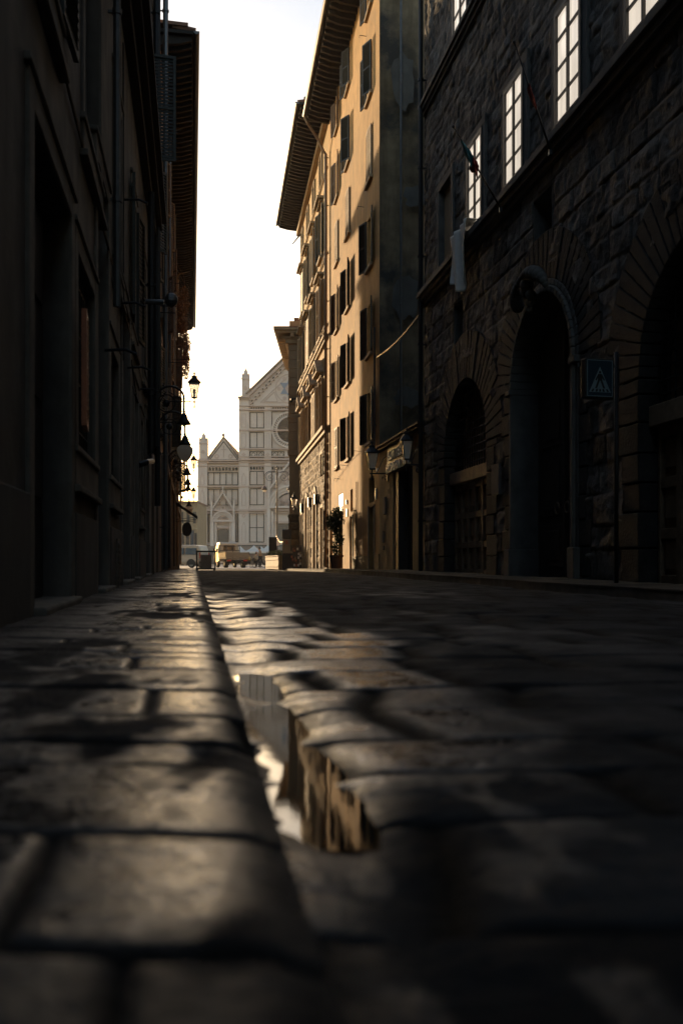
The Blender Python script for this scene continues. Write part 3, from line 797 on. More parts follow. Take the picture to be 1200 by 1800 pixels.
for p in ([(-.012,.055),(.012,.055),(.016,.075),(0,.09),(-.016,.075)], [(-.025,.05),(.025,.05),(.03,-.03),(-.03,-.03)], [(-.03,-.03),(-.004,-.03),(-.04,-.12),(-.066,-.12)], [(.004,-.03),(.03,-.03),(.066,-.12),(.04,-.12)],
          [(-.025,.05),(-.012,.03),(-.05,-.03),(-.062,-.02)], [(.012,.03),(.025,.05),(.062,-.02),(.05,-.03)],
          [(-.118,-.16),(-.09,-.16),(-.075,-.128),(-.098,-.128)], [(-.062,-.16),(-.034,-.16),(-.028,-.128),(-.05,-.128)], [(-.012,-.16),(.012,-.16),(.01,-.128),(-.01,-.128)], [(.034,-.16),(.062,-.16),(.05,-.128),(.028,-.128)], [(.09,-.16),(.118,-.16),(.098,-.128),(.075,-.128)]):
    spoly(m, p, .0665, .0685)
m.build('walking_figure', M['black'], fc)

# ------------------------------------------------------------------ the low shop
S2 = thing('corner_shop', fr.p(25, 0, 0), 'low single storey shop with a dark doorway and raised two line lettering', 'shop')
z_top = 3.58; D1, D2 = 23.9, 26.25
m = MB(); wall_sheet(m, fr, Y_SHOP+.03, Y_OCH, -.4, z_top, [(D1, D2, -.2, 2.82)], .28); m.build('wall', M['shopw'], S2, fix=False)
body_box(fr, Y_SHOP+.04, Y_OCH-.02, -.4, z_top, S2, M['dark'], 6, -.45, 'back_wall')
m = MB(); fr.box(m, (D1, D2), (-.40, -.3), (-.2, 2.82))
for i in range(12): x = D1 + (D2-D1)*(i+.5)/12; fr.box(m, (x-.02, x+.02), (-.3, -.27), (.0, 2.8))
do = m.build('door', M['door'], S2)
m = MB()
for x, z in ((24.35, 1.72), (24.72, 1.70)): m.mark(); fr.box(m, (x-.13, x+.13), (-.27, -.262), (z-.19, z+.19))
m.parts('paper_notice', M['cloth'], do)
m = MB(); fr.box(m, (D2-.55, D2-.02), (-.26, -.03), (.0, 2.8)); m.build('door_leaf', M['rpave'] if False else M['door'], S2)
m = MB(); fr.box(m, (Y_SHOP+.05, Y_OCH-.03), (-6, .14), (z_top+.001, z_top+.07)); fr.box(m, (Y_SHOP+.05, Y_OCH-.03), (-6, .2), (z_top+.072, z_top+.13)); m.build('roof', M['timber'], S2)
m = MB(); fr.box(m, (23.9, 26.8), (.002, .05), (2.83, 3.53)); sg = m.build('sign_board', M['black'], S2)
for txt, z, sz, s_left, span in (('BOTTEGA', 3.17, .36, 26.55, 2.3), ('FIORENTINA', 2.83, .34, 26.75, 2.75)):
    cu = bpy.data.curves.new('lettering', 'FONT'); cu.body = txt; cu.size = sz; cu.extrude = .022; cu.offset = .0
    to = bpy.data.objects.new('lettering_curve', cu); COL.objects.link(to)
    bpy.context.view_layer.update()
    me = bpy.data.meshes.new_from_object(to.evaluated_get(bpy.context.evaluated_depsgraph_get())); bpy.data.objects.remove(to)
    xs = [v.co.x for v in me.vertices]; x0, x1 = min(xs), max(xs)
    L = WLOC[S2]
    for v in me.vertices:
        q = fr.p(s_left - (v.co.x-x0)/(x1-x0)*span, .085 + v.co.z, z + v.co.y*1.05); v.co = q - L
    me.name = 'lettering'; me.materials.clear(); me.materials.append(M['white'])
    lo = bpy.data.objects.new('lettering', me); COL.objects.link(lo); lo.parent = sg; WLOC[lo] = L
m = MB()
for s, z, a, b in ((27.35, 1.95, .34, .5), (22.95, 1.72, .16, .62), (27.55, 1.05, .14, .34), (27.5, .72, .12, .12), (23.35, 2.65, .1, .16)): m.mark(); fr.box(m, (s-a/2, s+a/2), (.002, .045), (z-b/2, z+b/2))
m.parts('wall_plaque', M['ltrim'], S2, bevel=.008)
m = MB(); fr.box(m, (D1, D2), (-.25, .1), (.02, .105)); m.build('doorstep', M['dress'], S2)
# cable from the palace corner to the ochre corner
# ------------------------------------------------------------------ ochre house
fr = FR3
ZT = 19.7
R3 = thing('ochre_house', fr.p(34, 0, 0), 'tall ochre plaster house with open dark louvred shutters and deep eaves', 'building')
cols = [30.0, 35.0, 38.3]
rowz = [4.95, 7.75, 10.55, 13.3, 15.95, 18.6]
ops = []; wins = []
for ci, s in enumerate(cols):
    for ri, z in enumerate(rowz):
        h = 1.62 if ri < 5 else 1.3; w = .95 if ci < 2 else .85
        ops.append((s-w/2, s+w/2, z-h/2, z+h/2)); wins.append((ci, ri, s, z, w, h))
gops = [(29.15, 30.2, -.3, 2.05), (29.15, 30.2, 2.2, 3.0), (33.85, 34.45, -.3, 1.95), (33.85, 34.45, 2.15, 2.95), (36.6, 37.9, -.3, 3.0), (39.9, 40.7, -.3, 2.2)]
m = MB(); wall_sheet(m, fr, Y_OCH, Y_PAL, -.5, ZT, ops + gops, .2); m.build('wall', M['ochre'], R3, fix=False)
body_box(fr, Y_OCH+.005, Y_PAL-.005, -.5, ZT-.01, R3, M['dark'], 8, -.32, 'back_wall')
ff = FrontFrame(Y_OCH - .002)
c0 = fr.p(Y_OCH, 0, 0)
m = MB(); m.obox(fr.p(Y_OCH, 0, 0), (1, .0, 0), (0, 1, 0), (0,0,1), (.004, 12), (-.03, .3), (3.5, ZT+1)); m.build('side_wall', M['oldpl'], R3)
clz = {(0,3): 'pale', (1,3): 'pale', (2,3): 'pale', (2,0): 'pale'}
ang = {(0,0):(174,164), (1,0):(172,163), (0,1):(171,166), (1,1):(168,165), (2,1):(174,167), (0,2):(173,160), (1,2):(166,165), (2,2):(172,166), (0,4):(24,166), (1,4):(30,168), (2,4):(172,166), (0,5):(168,165), (1,5):(26,162), (2,5):(170,165)}
for ci, ri, s, z, w, h in wins:
    if (ci, ri) in clz: window(fr, R3, s, z, w, h, .16, sh=(3, 3), shmat=M['pale'], sill=M['tanst'])
    else:
        a = ang[(ci, ri)]; window(fr, R3, s, z, w, h, .16, sh=a, shmat=M['green'] if ci < 2 else M['brownsh'], sill=M['tanst'], shw=w*.52)
def doorpart(frm, parent, o, mat, rec=.16, nm='door', pn=True):
    a, b, c, e = o; m = MB(); frm.box(m, (a, b), (-rec-.05, -rec), (c, e))
    if pn:
        n = max(2, int((e-c)/.7)); H = (e-max(c, 0)-.1)/n
        for i in range(n): frm.box(m, (a+.1, b-.1), (-rec, -rec+.025), (max(c, 0)+.1+H*i, max(c, 0)+H*(i+1)))
    return m.build(nm, mat, parent)
d1 = doorpart(fr, R3, gops[0], M['door']); doorpart(fr, R3, gops[1], M['glass'], .14, 'transom_light', False)
doorpart(fr, R3, gops[2], M['door']); doorpart(fr, R3, gops[3], M['glass'], .14, 'grated_light', False)
doorpart(fr, R3, gops[5], M['door'])
doorpart(fr, R3, gops[4], M['door'])
m = MB(); fr.box(m, (36.62, 37.88), (-.10, -.02), (2.28, 2.98)); m.build('white_fascia', M['white'], R3)
m = MB()
for o in (gops[0], gops[2]): m.mark(); fr.box(m, (o[0]-.1, o[0]), (-.02, .03), (-.4, o[3]+.05)); fr.box(m, (o[1], o[1]+.1), (-.02, .03), (-.4, o[3]+.05))
m.parts('door_surround', M['tanst'], R3)
m = MB(); m.tube([fr.p(32.75, .03, -.2), fr.p(32.75, .03, 3.1)], .018, 6); m.tube([fr.p(38.6, .03, 3.6), fr.p(34.0, .03, 4.0), fr.p(31.6, .03, 4.05)], .008, 5); m.marks.insert(0, 8)
for s, z in ((37.5, 4.0), (37.4, 3.6), (32.2, 4.1), (35.8, 3.98), (31.2, 12.1), (30.7, 17.5)): m.mark(); m.tube([fr.p(s, 0, z), fr.p(s, .22, z+.02), fr.p(s-.05, .24, z-.1)], .01, 5)
m.parts('facade_cable', M['iron'], R3)
m = MB()
for s, z, a, b, d in ((35.3, 2.55, .12, .16, .05), (35.25, 2.15, .16, .3, .04), (28.75, 2.4, .2, .34, .04), (28.5, 3.1, .1, .1, .04)): m.mark(); fr.box(m, (s-a/2, s+a/2), (.002, d), (z-b/2, z+b/2))
m.parts('wall_plate', M['white'], R3)
eave(fr, R3, Y_OCH-.25, Y_PAL-.25, ZT, 1.0, M['timber'], .40)
m = MB(); o = [fr.p(Y_OCH-.4, .85, ZT+.22), fr.p(Y_PAL-.25, .85, ZT+.22), fr.p(Y_PAL-.25, -8, ZT+2.2), fr.p(Y_OCH-.4, -8, ZT+2.2)]
m.prism(o, [p + Vector((0,0,.12)) for p in o]); m.build('roof', M['tile'], R3)
drain(fr, R3, Y_PAL-.14, .05, ZT-1.5, M['copper'], .065, .13, [(Y_PAL-.14, .45, ZT-.9), (Y_PAL-.3, .95, ZT-.25), (Y_PAL-.3, 1.08, ZT+.02)])
drain(fr, R3, Y_OCH+.55, 3.3, 7.5, M['zinc'], .03, .06)
m = MB(); fr.box(m, (Y_OCH, 29.15), (-.02, .02), (-.4, .55)); m.mark(); fr.box(m, (30.3, 33.75), (-.02, .018), (-.4, .5)); m.parts('plinth', M['shopw'], R3)

# ------------------------------------------------------------------ palazzo with pediments
P4 = thing('pedimented_palazzo', fr.p(48, 0, 0), 'sunlit ochre palazzo with rough stone ground floor and pedimented windows', 'building')
ZP = 20.3
ws = [44.3, 47.6, 50.9, 54.2]
zr = [(7.6, 2.3, 1.15), (12.1, 2.5, 1.1), (15.75, 2.3, 1.05), (18.7, 1.1, .9)]
ops = [(s-w/2, s+w/2, z-h/2, z+h/2) for s in ws for z, h, w in zr]
m = MB(); wall_sheet(m, fr, Y_PAL, Y_END, 6.2, ZP, ops, .2); m.build('wall', M['ochre2'], P4, fix=False)
ar = [(46.6, 1.35, 3.1, 1.0), (51.0, 1.35, 3.1, 1.0)]; sw = [(43.0, 44.0, -.4, 2.8), (49.0, 49.5, -.4, 3.0), (53.6, 54.6, -.4, 3.0), (43.2, 44.0, 4.3, 5.3)]
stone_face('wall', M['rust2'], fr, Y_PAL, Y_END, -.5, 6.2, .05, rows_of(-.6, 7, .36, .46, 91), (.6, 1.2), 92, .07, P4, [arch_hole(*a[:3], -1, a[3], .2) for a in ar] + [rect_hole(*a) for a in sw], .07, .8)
body_box(fr, Y_PAL+.005, Y_END-.02, -.5, ZP-.01, P4, M['dark'], 8, -.30, 'back_wall')
m = MB(); fr.box(m, (Y_END-.02, Y_END), (-8, .0), (-.5, ZP)); m.build('end_wall', M['tan'], P4)
m = MB()
for c, w, zs, rise in ar:
    m.mark(); arch_band(fr, m, c, w, zs, w/2, w/2+.28, rise, 14, -.3, .11, .02)
    for k in (-1, 1): fr.box(m, sorted((c+k*w/2, c+k*(w/2+.28))), (-.3, .11), (-.4, zs))
for a, b, c, e in sw: m.mark(); fr.box(m, (a-.14, a), (-.2, .09), (c, e+.14)); fr.box(m, (b, b+.14), (-.2, .09), (c, e+.14)); fr.box(m, (a, b), (-.2, .09), (e, e+.14))
m.parts('stone_surround', M['tanst'], P4, bevel=.01)
for c, w, zs, rise in ar:
    m = MB(); fr.prism(m, arch_pts(c, w+.1, zs, -.4, rise), -.22, -.17); d2 = m.build('arched_door', M['door'], P4)
    n2 = MB(); fr.box(n2, (c-.3, c+.3), (-.17, -.14), (2.2, 2.9)); n2.build('white_notice', M['white'], d2)
for o in sw: doorpart(fr, P4, o, M['door'], .15)
m = MB()
for z, h, pr in ((6.02, .34, .26), (10.15, .26, .2), (10.75, .12, .12), (13.95, .10, .1), (17.75, .10, .1)):
    m.mark()
    fr.box(m, (Y_PAL+.2, Y_END+.02), (-.05, pr*.6), (z, z+h*.5)); fr.box(m, (Y_PAL+.2, Y_END+.03), (-.05, pr), (z+h*.5+.001, z+h))
m.parts('string_course', M['tanst'], P4, bevel=.01)
m = MB()
for s in ws:
    for i, (z, h, w) in enumerate(zr):
        m.mark()
        for x in ((s-w/2-.16, s-w/2-.002), (s+w/2+.002, s+w/2+.16)): fr.box(m, x, (-.05, .07), (z-h/2-.05, z+h/2+.12))
        if i == 3: fr.box(m, (s-w/2-.16, s+w/2+.16), (-.05, .075), (z+h/2+.121, z+h/2+.2))
        if i == 0:
            y0 = z+h/2+.2; a, b = s-w/2-.38, s+w/2+.38
            fr.box(m, (a+.1, b-.1), (-.05, .12), (y0-.05, y0+.1)); fr.box(m, (a, b), (-.05, .34), (y0+.101, y0+.19))
            for P in ([(a, y0+.19), (a+.16, y0+.19), (s, y0+.72), (s, y0+.86)], [(b-.16, y0+.19), (b, y0+.19), (s, y0+.86), (s, y0+.72)]): fr.prism(m, P, -.05, .34)
            fr.prism(m, [(a+.16, y0+.19), (b-.16, y0+.19), (s, y0+.72)], -.05, .12)
        elif i < 3:
            y0 = z+h/2+.24; fr.box(m, (s-w/2-.24, s+w/2+.24), (-.05, .16), (y0-.08, y0)); fr.box(m, (s-w/2-.34, s+w/2+.34), (-.05, .30), (y0+.001, y0+.12))
            fr.box(m, (s-w/2-.2, s+w/2+.2), (-.05, .16), (z-h/2-.18, z-h/2-.052))
m.parts('window_surround', M['tanst'], P4, bevel=.01)
for j, s in enumerate(ws):
    for i, (z, h, w) in enumerate(zr):
        k = (i*5+j*3) % 4
        a = ((172, 168), (166, 170), (174, 164), (3, 3))[k]
        window(fr, P4, s, z, w, h, .14, sh=None if i == 3 else a, shmat=M['pale'] if (i == 0 or k == 1) else M['green'], shw=w*.5)
eave(fr, P4, Y_PAL-.2, Y_END+.25, ZP, 1.3, M['timber'], .40)
m = MB(); fr.box(m, (Y_PAL, Y_END), (-.02, .22), (ZP-.62, ZP-.3)); m.build('cornice', M['tanst'], P4)
m = MB(); o = [fr.p(Y_PAL-.2, 1.1, ZP+.22), fr.p(Y_END+.25, 1.1, ZP+.22), fr.p(Y_END+.25, -8, ZP+2.3), fr.p(Y_PAL-.2, -8, ZP+2.3)]
m.prism(o, [p + Vector((0,0,.12)) for p in o]); m.build('roof', M['tile'], P4)
m = MB()
for s, z in ((45.2, 3.3), (48.4, 3.35), (52.8, 3.3)): m.mark(); fr.box(m, (s-.10, s+.10), (.06, .24), (z-.25, z+.25))
m.parts('wall_box', M['black'], P4)
m = MB(); m.tube([fr.p(54.9, 0, 19.5), fr.p(55.4, .5, 19.0)], [.05, .03], 8); m.build('camera_arm', M['iron'], P4)

# ------------------------------------------------------------------ corner building closing the street
fy = 57.0; FF = FrontFrame(fy)
def X_(px, y): return (px-600)/F*y
def Z_(py, y): return CZ + (HY-py)/F*y
B5 = thing('corner_building', (X_(508, fy)+2, fy, 0), 'tan corner building with banded stone quoins and a heavy bracketed cornice', 'building')
x0 = X_(508.5, fy); x1 = x0 + 9
m = MB(); FF.box(m, (x0, x1), (-10, 0), (3.0, 14.9)); m.build('wall', M['tan'], B5)
m = MB(); z = 7.1
while z < 13.4: FF.box(m, (x0-.06, x0+.95), (-.95, .05), (z, z+.50)); z += .545
FF.box(m, (x0-.10, x1), (-1.1, .10), (6.75, 7.05)); FF.box(m, (x0-.04, x0+1.0), (-1, .03), (13.4, 13.95))
FF.box(m, (x0-.1, x1), (-10.1, .1), (9.0, 9.12))
m.build('quoins', M['tan'], B5, bevel=.02)
m = MB()
for a, b, p in ((13.5, 13.75, .22), (13.75, 13.9, .34), (14.02, 14.16, .75), (14.16, 14.30, .9)): FF.box(m, (x0-p, x1), (-10-p, p), (a, b-.002))
for i in range(10): FF.box(m, (x0+.1+i*.6, x0+.32+i*.6), (.22, .7), (13.78, 14.015)); FF.box(m, (x0-.7, x0-.22), (-.35-i*.6, -.12-i*.6), (13.78, 14.015))
m.build('cornice', M['tanst'], B5, bevel=.015)
m = MB(); FF.box(m, (x0+.35, x1), (-9, -.35), (14.9, 15.1)); FF.box(m, (x0-.9, x1), (-11, .92), (14.302, 14.36)); FF.box(m, (x0+.25, x1), (-9.4, -.25), (15.101, 15.16)); m.build('roof', M['tile'], B5)
class XFrame: pass
m = MB(); z = -.3
while z < 2.95:
    FF.box(m, (x0-.05, x1), (-10, .05), (z, z+.46)); z += .5
FF.box(m, (x0-.01, x1), (-9.9, .015), (-.5, 2.95)); FF.box(m, (x0-.09, x1), (-10, .09), (2.951, 3.1)); m.build('stone_base', M['rust2'], B5, bevel=.02)
m = MB(); m.tube([(x0+.1, fy-.06, 10.0), (x0+.15, fy-.5, 10.1), (x0+.5, fy-.7, 10.02)], .07, 8); m.ball((x0+.55, fy-.72, 9.98), .13, 7); m.build('security_camera', M['iron'], B5)

# repairs and a vent pipe on the shaded end wall of the ochre house
c0 = fr.p(Y_OCH, 0, 0)
for k, (x, z, w_, h_) in enumerate(((.35, 8.2, .9, 1.5), (.25, 14.6, .8, 2.1), (.7, 11.2, 1.0, .8), (.4, 5.2, 1.0, .7))):
    g_ = np.random.RandomState(40+k); n = 18; pts = []
    for i in range(n):
        a = 2*math.pi*i/n; q = g_.uniform(.7, 1.05); pts.append((c0.x + x + .45 + w_*.5*q*math.cos(a), z + h_*.5*q*math.sin(a)))
    m = MB(); m.prism([(a, Y_OCH-.3, b) for a, b in pts], [(a, Y_OCH-.306-.002*k, b) for a, b in pts]); m.build('render_patch', M['lbase'], R3)
m = MB(); m.tube([(c0.x+.62, Y_OCH-.36, 3.8), (c0.x+.62, Y_OCH-.36, 18.6)], .035, 8); m.build('vent_pipe', M['zinc'], R3)
# ------------------------------------------------------------------ left side of the street
fr = FL
L1 = thing('left_house', fr.p(10, 0, 0), 'dark grey brown plaster house with framed ground floor windows and tall doorways', 'building')
H1, E1 = 14.0, 21.0
gops = [(5.5, 7.2, -.3, 3.0), (7.6, 8.9, 1.28, 2.86), (9.2, 10.35, -.3, 4.3), (10.65, 11.75, 1.32, 2.80), (12.5, 13.9, -.3, 3.9), (15.0, 16.0, -.3, 3.1), (16.8, 17.6, 1.3, 2.9), (18.6, 19.9, -.3, 3.2),
        (1.6, 3.0, 1.28, 2.9), (-3, -1.6, 1.28, 2.9)]
uops = [(8.1, 9.5, 4.15, 6.35), (11.2, 12.3, 4.0, 6.1), (14.4, 15.5, 4.0, 6.1), (17.6, 18.7, 4.0, 6.1), (2.6, 3.9, 4.15, 6.35), (5.2, 6.5, 4.15, 6.35),
        (8.1, 9.5, 9.0, 11.2), (12.2, 13.3, 9.0, 11.2), (18.4, 19.5, 8.7, 10.9)]
m = MB(); wall_sheet(m, fr, -62, E1, -.4, H1, gops + uops, .24); m.build('wall', M['lwall'], L1, fix=False)  # front lengthened unseen behind the camera to keep skylight out
body_box(fr, -62, E1-.01, -.4, H1-.01, L1, M['dark'], 9, -.34, 'back_wall')
m = MB(); fr.box(m, (E1-.02, E1), (-9, 0), (-.4, H1)); m.build('side_wall', M['lwall'], L1)
# plinth, cut at doors
m = MB(); prev = -62
for a, b, c, e in sorted([o for o in gops if o[2] < 0]) + [(E1, E1, 0, 0)]:
    m.mark(); fr.box(m, (prev, a-.20), (-.02, .035), (-.4, .74)); prev = b+.20
m.parts('plinth', M['lbase'], L1, bevel=.01)
# stone frames round the openings
m = MB()
for i, (a, b, c, e) in enumerate(gops + uops):
    t = .18 if i < 10 else .16
    c2 = max(c, -.4); m.mark()
    fr.box(m, (a-t, a-.002), (-.22, .026), (c2, e+t)); fr.box(m, (b+.002, b+t), (-.22, .026), (c2, e+t)); fr.box(m, (a-.001, b+.001), (-.22, .024), (e+.002, e+t))
    fr.box(m, (a-t-.05, b+t+.05), (-.05, .045), (e+t+.001, e+t+.05))
    if c > 0:
        fr.box(m, (a-t, b+t), (-.22, .03), (c-.32, c-.002)); fr.box(m, (a-t-.06, b+t+.06), (-.02, .07), (c-.38, c-.322)); fr.box(m, (a-t-.04, b+t+.04), (-.02, .05), (c-.06, c-.001))
m.parts('stone_surround', M['ltrim'], L1, bevel=.012)
for i, o in enumerate(gops):
    if o[2] < 0: doorpart(fr, L1, o, M['door'], .20)
    else:
        wo = window(fr, L1, (o[0]+o[1])/2, (o[2]+o[3])/2, o[1]-o[0], o[3]-o[2], .18, bars=(1, 2))
        b_ = MB()
        x = o[0]+.08
        while x < o[1]: b_.tube([fr.p(x, -.05, o[2]), fr.p(x, -.05, o[3])], .010, 6, False); x += .13
        for z in np.arange(o[2]+.2, o[3], .42): b_.tube([fr.p(o[0], -.05, z), fr.p(o[1], -.05, z)], .009, 6, False)
        b_.build('window_bars', M['iron'], wo)
for i, o in enumerate(uops):
    sh = [None, None, (176, 172), None, None, (176, 178), (178, 178), (178, 176), (176, 96)][i]
    wo = window(fr, L1, (o[0]+o[1])/2, (o[2]+o[3])/2, o[1]-o[0], o[3]-o[2], .18, bars=(1, 2), sh=sh, shmat=M['green'])
so = shutter(fr, L1, 7.60, 1.40, 2.30, .40, 176, M['redsh'], +1, .085); so['label'] = 'red brown louvred shutter folded back'
m = MB(); fr.box(m, (7.22, 7.50), (.002, .02), (2.36, 3.05)); m.build('wall_plate', M['lwall3'], L1)
m = MB()
for a, b, p in ((7.55, 7.75, .14), (7.751, 7.9, .26), (7.901, 8.0, .36)): fr.box(m, (-62, E1+.02), (-.02, p), (a, b))
m.build('string_course', M['timber'], L1, bevel=.01)
m = MB()   # basement vent
fr.box(m, (11.22, 11.62), (.036, .05), (-.02, .62))
for i in range(9): fr.box(m, (11.25, 11.59), (.05, .066), (.02+i*.065, .05+i*.065))
m.build('vent_grille', M['ltrim'], L1)
drain(fr, L1, 10.5, 3.2, 7.5, M['zinc'], .045, .10); drain(fr, L1, 18.2, 2.4, 7.5, M['iron'], .07, .14); drain(fr, L1, E1-.2, 2.9, 13.8, M['iron'], .07, .14)
m = MB()
m.tube([fr.p(18.2, .14, 2.42), fr.p(17.9, .17, 2.25), fr.p(16.2, .14, 2.05), fr.p(16.1, .02, 2.0)], .055, 8)
for Y, z in ((10.1, 2.62), (11.9, 3.62), (12.6, 5.2), (13.6, 3.15), (16.4, 3.35)): m.mark(); m.tube([fr.p(Y, 0, z), fr.p(Y, .22, z+.015), fr.p(Y, .34, z-.03)], .016, 6)
m.mark(); m.tube([fr.p(6, .02, 3.9), fr.p(12, .02, 3.75), fr.p(20.8, .02, 3.6)], .012, 5); m.mark(); m.tube([fr.p(12.4, .03, 3.0), fr.p(12.4, .03, 7.2)], .012, 5)
m.mark(); m.tube([fr.p(14.2, .02, 3.4), fr.p(14.4, .08, 2.9), fr.p(14.2, .12, 2.75), fr.p(14.05, .08, 2.85), fr.p(14.25, .04, 3.0)], .013, 6)
m.parts('wall_fixing', M['iron'], L1)
m = MB(); fr.box(m, (-62, E1), (-9, .3), (H1+.001, H1+.2)); m.build('roof', M['tile'], L1)
m = MB()
for a, b, c, e in gops:
    if c < 0: m.mark(); fr.box(m, (a-.05, b+.05), (-.2, .10), (.0, .085))
m.parts('doorstep', M['ltrim'], L1, bevel=.02)
# camera-like bracket on the wall
m = MB(); m.tube([fr.p(17.0, 0, 5.05), fr.p(17.0, .42, 5.05)], .05, 8); m.ball(fr.p(17.0, .55, 5.1), .13, 7); m.build('wall_floodlight', M['zinc'], L1)

L2 = thing('narrow_house', fr.p(24, 0, 0), 'narrow brown plaster house with a tall downpipe between two left fronts', 'building')
E2, H2 = 27.2, 18.5
ops = [(22.0, 23.0, 4.4, 6.2), (24.4, 25.4, 4.4, 6.2), (22.0, 23.0, 8.0, 10), (24.4, 25.4, 8, 10), (22.0, 23.0, 11.6, 13.6), (24.4, 25.4, 11.6, 13.6), (21.6, 23.0, -.3, 2.9), (24.2, 25.8, -.3, 3.0)]
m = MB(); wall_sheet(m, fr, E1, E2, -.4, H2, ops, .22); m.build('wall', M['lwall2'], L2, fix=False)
body_box(fr, E1+.01, E2-.03, -.4, H2-.01, L2, M['dark'], 9, -.33, 'back_wall')
m = MB(); fr.box(m, (E2-.03, E2), (-9, -.001), (-.4, H2)); m.build('side_wall', M['lwall2'], L2)
for i, o in enumerate(ops[:6]): window(fr, L2, (o[0]+o[1])/2, (o[2]+o[3])/2, o[1]-o[0], o[3]-o[2], .16, sh=((176, 168), (172, 165), (170, 150), (178, 170), (172, 174), (178, 178))[i], shmat=M['green'], sill=M['ltrim'])
for o in ops[6:]: doorpart(fr, L2, o, M['door'], .18)
drain(fr, L2, 26.7, .1, 18.3, M['zinc'], .075, .17); drain(fr, L2, 21.4, 1.6, 18.3, M['iron'], .07, .14)
m = MB(); fr.box(m, (E1, E2), (-9, .35), (H2+.001, H2+.2)); m.build('roof', M['timber'], L2)
m = MB()
for Y, z in ((22, 3.6), (23.6, 6.6), (25.2, 7.2), (26, 5.2), (23.3, 10.6)): m.mark(); m.tube([fr.p(Y, 0, z), fr.p(Y, .5, z)], .015, 6)
m.parts('wall_fixing', M['iron'], L2)

L3 = thing('eaved_terrace', fr.p(44, 0, 0), 'long warm brown terrace with deep dark timber eaves above a row of shops', 'building')
E3, H3 = 62.0, 15.75
ops = []
for i in range(10):
    s = 29.0 + 3.35*i
    for z0, z1 in ((4.6, 6.5), (8.0, 9.9), (11.3, 13.0)): ops.append((s-.5, s+.5, z0, z1))
shops = [(28.2, 30.4), (31.4, 33.6), (34.6, 36.9), (38.0, 40.2), (41.3, 43.6), (44.8, 47.2), (48.4, 50.8), (52.2, 54.6), (55.8, 58.4), (59.2, 61.2)]
sops = [(a, b, -.5, 3.0) for a, b in shops]
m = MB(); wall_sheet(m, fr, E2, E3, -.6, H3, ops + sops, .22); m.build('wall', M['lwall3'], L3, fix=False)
body_box(fr, E2+.03, E3-.03, -.6, H3-.01, L3, M['dark'], 9, -.34, 'back_wall')
m = MB(); fr.box(m, (E3-.03, E3), (-9, -.001), (-.6, H3)); m.build('side_wall', M['lwall3'], L3)
for i, o in enumerate(ops):
    a = [(172, 164), (168, 170), (120, 172), (174, 160), (178, 150), (172, 168), (150, 165)][i*5 % 7]
    window(fr, L3, (o[0]+o[1])/2, (o[2]+o[3])/2, 1.0, o[3]-o[2], .16, sh=a, shmat=M['brownsh'] if i % 3 else M['green'], sill=M['ltrim'])
for a, b, c, e in sops: doorpart(fr, L3, (a, b, c, e), M['glass'], .20, 'shop_window')
m = MB()
for a, b in shops:
    m.mark()
    for x in ((a-.22, a-.002), (b+.002, b+.22)): fr.box(m, x, (-.2, .09), (-.6, 3.2))
    fr.box(m, (a-.22, b+.22), (-.05, .16), (3.201, 3.5))
m.parts('shop_surround', M['ltrim'], L3, bevel=.012)
m = MB()
for z in (4.0, 7.4, 10.8): m.mark(); fr.box(m, (E2, E3), (-.02, .08), (z, z+.14))
m.parts('string_course', M['ltrim'], L3)
eave(fr, L3, E2+.1, E3+.1, H3, .95, M['timber'], .38)
m = MB(); o = [fr.p(E2+.1, .8, H3+.22), fr.p(E3+.1, .8, H3+.22), fr.p(E3+.1, -8, H3+.5), fr.p(E2+.1, -8, H3+.5)]
m.prism(o, [p + Vector((0,0,.10)) for p in o]); m.build('roof', M['tile'], L3)
for s, z1 in ((33.0, 15.4), (41.0, 15.4), (49.6, 15.4), (61.6, 15.4)): drain(fr, L3, s, .1, z1, M['zinc'] if s < 45 else M['copper'], .06, .14, [(s, .5, 15.6), (s, .95, 15.8)])
m = MB()
for Y, z in ((28.5, 4.2), (31, 6.9), (34.5, 5.6), (37, 8.3), (43, 7.2), (46, 5.0), (50, 9.0), (54, 7.0), (58, 10.2), (36, 11.0), (47, 12.6)): m.mark(); m.tube([fr.p(Y, 0, z), fr.p(Y, .7, z), fr.p(Y+.3, .8, z-.12)], .015, 6); fr.box(m, (Y-.06, Y+.06), (.0, .03), (z-.15, z+.1))
m.parts('wall_fixing', M['iron'], L3)
# creeper hanging from the top floor
def leaves(name, centres, n, size, mat, parent=None, seed=1, thingtags=None, flatten=1.0):
    g = np.random.RandomState(seed); V = []; Fc = []
    for c, rad, cnt in centres:
        for _ in range(cnt):
            u = g.normal(size=3); u /= np.linalg.norm(u); p = np.array(c) + u*np.array(rad)*(g.rand()**.45)
            a = g.normal(size=3); a /= np.linalg.norm(a); b = np.cross(a, g.normal(size=3)); b /= np.linalg.norm(b)
            q = size*g.uniform(.6, 1.3); k = len(V)
            V += [tuple(p-a*q), tuple(p+b*q*.45), tuple(p+a*q), tuple(p-b*q*.45)]; Fc.append((k, k+1, k+2, k+3))
    m = MB(); m.v = V; m.f = Fc
    return m.build(name, mat, parent, fix=False)
C1 = thing('hanging_creeper', fr.p(52, .5, 15.2), 'dry brown creeper spilling from the top floor under the dark eaves', 'plant')
cs = []
for i in range(16):
    s = 46.5 + i*.75; cs.append((fr.p(s, .3 + .25*rnd.random(), 14.7 - rnd.random()*2.2 - .1*max(0, i-8)), (.28, .5, .7), 330))
leaves('foliage', cs, 0, .075, M['dry'], C1, 5)
m = MB()
for i in range(10):
    s = 47 + i*1.1; m.tube([fr.p(s, .15, 15.2), fr.p(s+.1, .5, 14.6), fr.p(s+.2, .6, 12.6)], .02, 5)
m.build('stems', M['bark'], C1)
